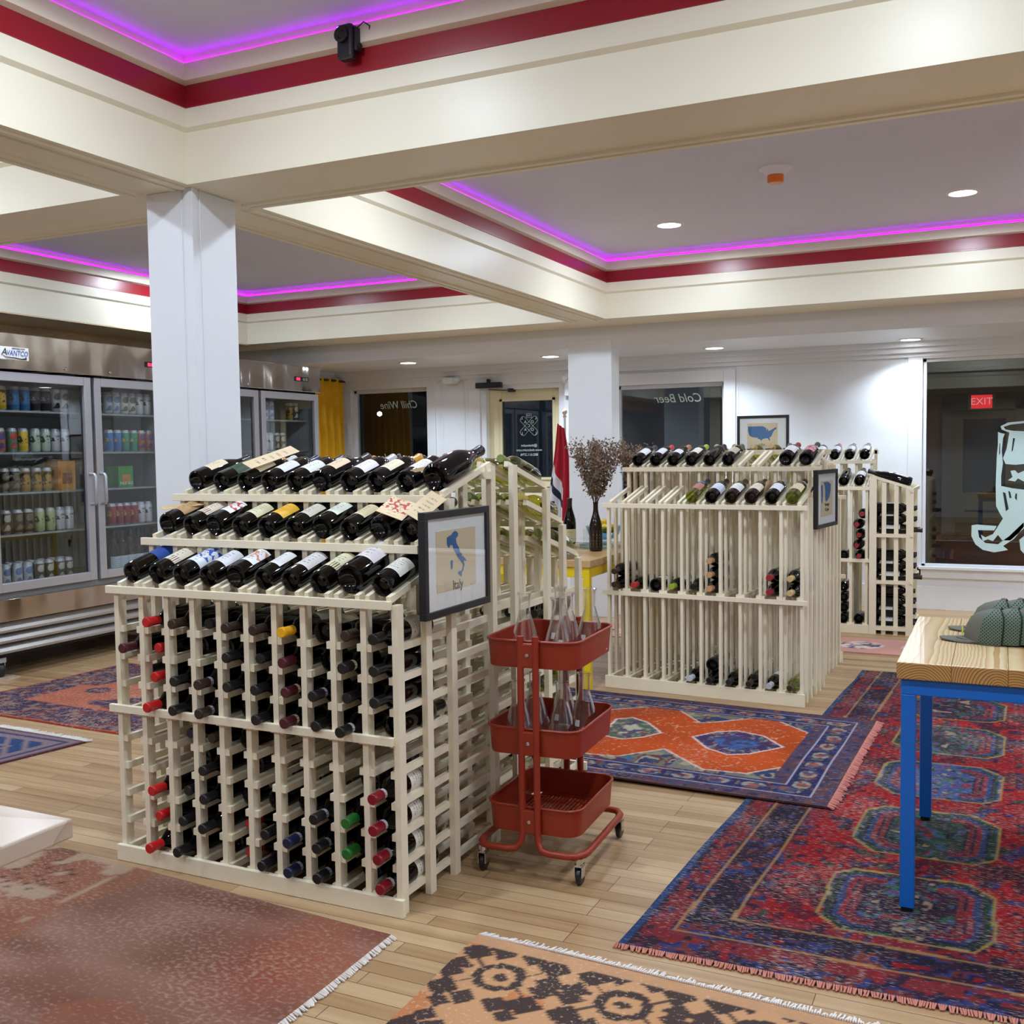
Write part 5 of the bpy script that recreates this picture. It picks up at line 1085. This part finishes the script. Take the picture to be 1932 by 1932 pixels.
def col_red(u, v, x, y):
    c = base(u, REDR); n = vnoise(x, y, .5, 21); c = c*(.85+.3*n)[..., None]
    c = speck(c, x, y, (NVY, BLR, GRR, PUR), .045, 30, .66)
    cl = vnoise(x, y, .18, 33); c = mixc(c, (cl > .60) & (vnoise(x, y, .03, 35) > .42), PUR, .8); c = speck(c, x, y, (NVY, (110, 20, 30)), .02, 37, .70)
    xl = x+.951+.0-(y-2.66)*.049   # distance from the left edge
    yb = y-2.69
    d = np.minimum(xl, np.maximum(yb, 0)+.0)
    band = (d < .30)
    b = base(u, (52, 34, 50)); b = speck(b, x, y, (REDR, (30, 28, 56), BLR, (120, 50, 46), (40, 36, 40)), .03, 40, .45)
    blk = (np.floor(y/.36) % 2 == 0); b = mixc(b, blk & (d > .13) & (d < .25) & (vnoise(x, y, .05, 44) > .4), (34, 30, 46), .85)
    c = np.where(band[..., None], b, c)
    red_b = (d > .035) & (d < .105) & (vnoise(x, y, .03, 50) > .35); c = mixc(c, red_b, (132, 40, 44), .8)
    red_b = (d > .255) & (d < .30) & (vnoise(x, y, .025, 51) > .4); c = mixc(c, red_b, (140, 36, 44), .8)
    for dd in (.115, .245): c = mixc(c, np.abs(d-dd) < .0055, TANR, .85)
    c = mixc(c, xl < .018, (38, 68, 112), .9)
    for k, P in enumerate(MED):
        ins = inpoly(x, y, P); e = edist(x, y, P)
        inner = [(52, 34, 50), (50, 62, 56), (62, 76, 126), (52, 52, 60), (56, 34, 52)][k]
        m = base(u, inner); m = speck(m, x, y, (REDR, (70, 90, 140), (40, 96, 70), NVY, (170, 150, 120)), .028, 60+k, .5)
        for a, b_, cc in ((.012, .030, (36, 56, 48)), (.030, .036, NVY), (.036, .056, (44, 62, 108)), (.056, .074, (140, 36, 44)), (.074, .080, NVY), (.080, .100, (120, 40, 46)), (.100, .106, NVY)):
            m = mixc(m, (e > a) & (e < b_) & (np.minimum(np.abs(x-P[0][0]), np.abs(x-P[4][0])) < .16), cc, .85)
        c = np.where(ins[..., None], m, c); c = mixc(c, (e < .005), (164, 140, 74), .85)
    return c
rm = rug_mat('red_rug_pile', .7, (186, 168, 158), (40, 260, 1), .62, .05, .3)
rug('oriental_rug', 'large worn red oriental rug with dark medallions under the blue table', [(-.955, 2.65), (1.9, 2.72), (1.95, 6.66), (-.755, 6.63)], .0, col_red, rm,
    [((-.955, 2.65), (1.9, 2.72), (196, 126, 108), .012)], .0085)
ORG = [(-1.815, 5.097), (-1.663, 5.216), (-1.519, 5.218), (-1.336, 4.993), (-1.272, 5.036), (-1.114, 5.176), (-1.0, 5.182), (-.791, 4.978), (-.768, 4.489), (-.95, 4.275), (-1.134, 4.261), (-1.37, 4.49), (-1.533, 4.299), (-1.75, 4.28), (-1.95, 4.45), (-1.95, 5.0)]
DIA = [(-1.307, 4.735), (-1.22, 4.86), (-1.136, 4.913), (-1.0, 4.87), (-.881, 4.721), (-1.0, 4.56), (-1.088, 4.512), (-1.2, 4.58)]
GRM = [(-1.72, 4.60), (-1.748, 4.909), (-1.679, 4.965), (-1.58, 4.90), (-1.464, 4.746), (-1.52, 4.64), (-1.6, 4.57)]
def col_or(u, v, x, y):
    c = base(u, (52, 62, 96)); c = speck(c, x, y, ((70, 100, 130), (120, 116, 84), (110, 50, 60), (170, 160, 120), (44, 40, 90)), .035, 70, .42)
    c = mixc(c, vnoise(x, y, .12, 72) > .62, (150, 142, 108), .6)
    q = inpoly(x, y, ORG); e = edist(x, y, ORG)
    o_ = base(u, (168, 68, 24))*(.9+.25*vnoise(x, y, .25, 75))[..., None]; o_ = mixc(o_, (np.abs(vnoise(x, y, .05, 77)-.5) < .012), (230, 190, 160), .6)
    c = np.where(q[..., None], o_, c); c = mixc(c, e < .006, (214, 190, 180), .8)
    for P, a, b_ in ((DIA, (60, 46, 84), (50, 90, 150)), (GRM, (84, 92, 74), (190, 186, 160))):
        ins = inpoly(x, y, P); e2 = edist(x, y, P); m = base(u, a); m = speck(m, x, y, ((50, 60, 120), (120, 50, 60), (140, 140, 130), (60, 90, 90)), .02, 80, .45); m = mixc(m, e2 > .07, b_, .75)
        m = mixc(m, (e2 > .07) & (vnoise(x, y, .03, 83) > .6), (60, 50, 80), .8)
        c = np.where(ins[..., None], m, c); c = mixc(c, e2 < .006, (220, 200, 196), .85)
    Lu, Lv = u.max(), v.max(); d = np.minimum(np.minimum(Lu-u, 9), np.minimum(v, Lv-v))
    b = base(u, (42, 42, 82)); s = np.minimum(v, Lv-v) < (Lu-u); t_ = np.where(s, u, v)
    ph = (t_/.15) % 1.0; dy = (d-.145)/.05; fl_ = ((ph-.5)*2.2)**2+dy**2
    b = mixc(b, fl_ < .55, (176, 168, 140), .75); b = mixc(b, fl_ < .16, (150, 70, 60), .8); b = mixc(b, (np.abs(ph) < .12) & (np.abs(dy) < .5), (126, 110, 70), .8)
    b = mixc(b, (d < .085) | (d > .205), (84, 62, 74), .9); b = speck(b, x, y, ((120, 66, 60), (60, 70, 110), (44, 40, 70)), .022, 90, .55)
    b = mixc(b, np.abs(d-.085) < .004, (180, 180, 196), .85); b = mixc(b, np.abs(d-.205) < .004, (180, 180, 196), .85)
    wd = np.where(s, .23, .27)
    c = np.where((d < wd)[..., None], b, c); c = mixc(c, d < .012, (96, 66, 62), .9)
    return c
om = rug_mat('orange_rug_pile', .45, (190, 170, 160), (40, 120, 1), .66, .06, .25)
rug('oriental_rug', 'orange and navy medallion rug on the floor right of the cart', [(-2.6, 4.06), (-.573, 3.99), (-.54, 5.35), (-2.6, 5.50)], .012, col_or, om, [((-.573, 3.99), (-.54, 5.35), (206, 130, 120), .028)], .007)
def col_rust(u, v, x, y):
    c = base(u, (134, 92, 78)); n = vnoise(x, y, .35, 11)[..., None]; n2 = vnoise(x*.4, y, .09, 12)[..., None]
    c = c*(1-n*.35)+np.array([126., 100., 78.])*n*.35
    hot = np.exp(-(((x+1.72)/.17)**2+((y-2.2)/.22)**2))[..., None]; c = c*(1-hot*.8)+np.array([150., 76., 58.])*hot*.8
    c = c+(n2-.5)*34; c = mixc(c, vnoise(x, y, .22, 19) > .6, (150, 92, 66), .45)
    gx, gy = x+2.86, y-2.34; fl_ = (vnoise(x, y, .07, 14) > .55) & (gx < .25) & (gx > -.5); c = mixc(c, fl_, (178, 160, 136), .7)
    c = mixc(c, (np.abs(np.sin(gx*30+gy*60)) < .22) & (np.hypot(gx*1.0, gy) < .14), (62, 36, 36), .75)
    return c
rug('faded_rug', 'faded rust-brown rug in front of the Italy rack at lower left', [(-4.6, 1.0), (-1.575, 1.0), (-1.548, 2.451), (-4.6, 2.66)], 0, col_rust, rug_mat('rust_rug_pile', .5, (188, 164, 146), (60, 90, 1), .62, .12, .25, 5.0), [((-1.575, 1.0), (-1.548, 2.451), (226, 216, 206), .014)], .02)
def col_peach(u, v, x, y):
    c = base(u, (196, 144, 102)); n = vnoise(x, y, .25, 15)[..., None]; c = c*(1-n*.5)+np.array([206., 164., 126.])*n*.5
    c = mixc(c, vnoise(x, y, .12, 16) > .74, (190, 112, 66), .6); DKB = (62, 52, 52)
    w = vnoise(x, y, .018, 17)*.012
    fx = ((x+1.0)/.34+.0) % 1-.5; fy = ((y-2.16)/.40) % 1-.5; X, Y = fx*.34, fy*.40; rr_ = np.hypot(X, Y*1.0)+w
    c = mixc(c, (rr_ > .052) & (rr_ < .078), DKB, .92); c = mixc(c, rr_ < .026, DKB, .9)
    ax, ay = np.abs(X), np.abs(Y)
    c = mixc(c, (np.abs(ax-.115)+np.abs(ay-.10) < .045+w), DKB, .92); c = mixc(c, (np.abs(ax-.045)+np.abs(ay-.125) < .035+w), DKB, .9); c = mixc(c, (np.abs(ax-.135)+np.abs(ay-.02) < .038+w), DKB, .9)
    c = mixc(c, (np.abs(ax-.09)+np.abs(ay-.165) < .028+w), DKB, .9); c = mixc(c, (np.abs(ax-ay*1.0-.03) < .007) & (rr_ > .078) & (rr_ < .13), DKB, .8)
    c = mixc(c, v > v.max()-.05, (196, 150, 112), .95)
    return c
rug('patterned_rug', 'peach rug with dark brown floral motifs at the bottom of the picture', [(-1.325, .9), (.75, .9), (.80, 2.47), (-1.329, 2.554)], 0, col_peach, rug_mat('peach_rug_pile', .55, (220, 190, 160), (90, 90, 1), .66, .06, .2),
    [((.80, 2.47), (-1.329, 2.554), (232, 222, 214), .030)], .008)
def col_blue(u, v, x, y):
    c = base(u, (70, 56, 74)); c = speck(c, x, y, ((44, 44, 78), (150, 120, 106), (120, 60, 60), (60, 60, 90)), .035, 100, .4)
    Lu, Lv = u.max(), v.max(); d = np.minimum(np.minimum(u, Lu-u), np.minimum(v, Lv-v))
    c = mixc(c, (d > .30) & (vnoise(x, y, .2, 102) > .5), (186, 104, 76), .85); c = mixc(c, d < .018, (176, 78, 54), .9)
    return c
rug('oriental_rug', 'blue and rust patterned rug between the coolers and the Italy rack', [(-5.35, 3.79), (-3.42, 3.745), (-3.35, 5.02), (-5.28, 5.10)], 0, col_blue, rug_mat('blue_rug_pile', .6, (186, 160, 146), (60, 60, 1), .60, .06, .3), None, .012)
def col_small(u, v, x, y):
    c = base(u, (128, 110, 116)); Lu, Lv = u.max(), v.max(); d = np.minimum(Lu-u, Lv-v); ph = ((u+v)/.12) % 1
    c = mixc(c, (d > .13) & (d < .24) & (np.abs(ph-.5) < .34), (34, 62, 108), .9); c = mixc(c, (np.abs(d-.07) < .012) | (np.abs(d-.27) < .01), (50, 50, 90), .85); c = mixc(c, d < .02, (90, 50, 60), .8)
    return c
rug('small_rug', 'small blue geometric rug with white fringe at the left edge', [(-5.4, 2.75), (-4.067-.05, 3.02), (-3.997, 3.582), (-5.4, 3.62)], 0, col_small, rug_mat('small_rug_pile', .3, (190, 180, 180), (90, 90, 1), .64, .06, .25), [((-3.997, 3.582), (-5.4, 3.62), (236, 232, 224), .05)], .012)
def col_pink(u, v, x, y):
    c = base(u, (204, 150, 138))*(.94+.12*vnoise(x, y, .3, 110))[..., None]
    fx = ((x+.87)/.42+.5) % 1-.5; X = fx*.42; Y = y-7.47; q = (X/.15)**2+(Y/.14)**2
    c = mixc(c, (q < 1) & (vnoise(x, y, .035, 112) > .38), (214, 206, 196), .85); c = mixc(c, (q < 1) & (vnoise(x, y, .03, 114) > .66), (54, 62, 100), .85)
    return c
rug('runner_rug', 'pink runner rug with pale medallions in front of the far wall rack', [(-3.6, 7.20), (1.0, 7.20), (1.0, 7.74), (-3.6, 7.74)], 0, col_pink, rug_mat('pink_rug_pile', .3, (220, 196, 186), (90, 90, 1), .64, .06, .15), None, .02)
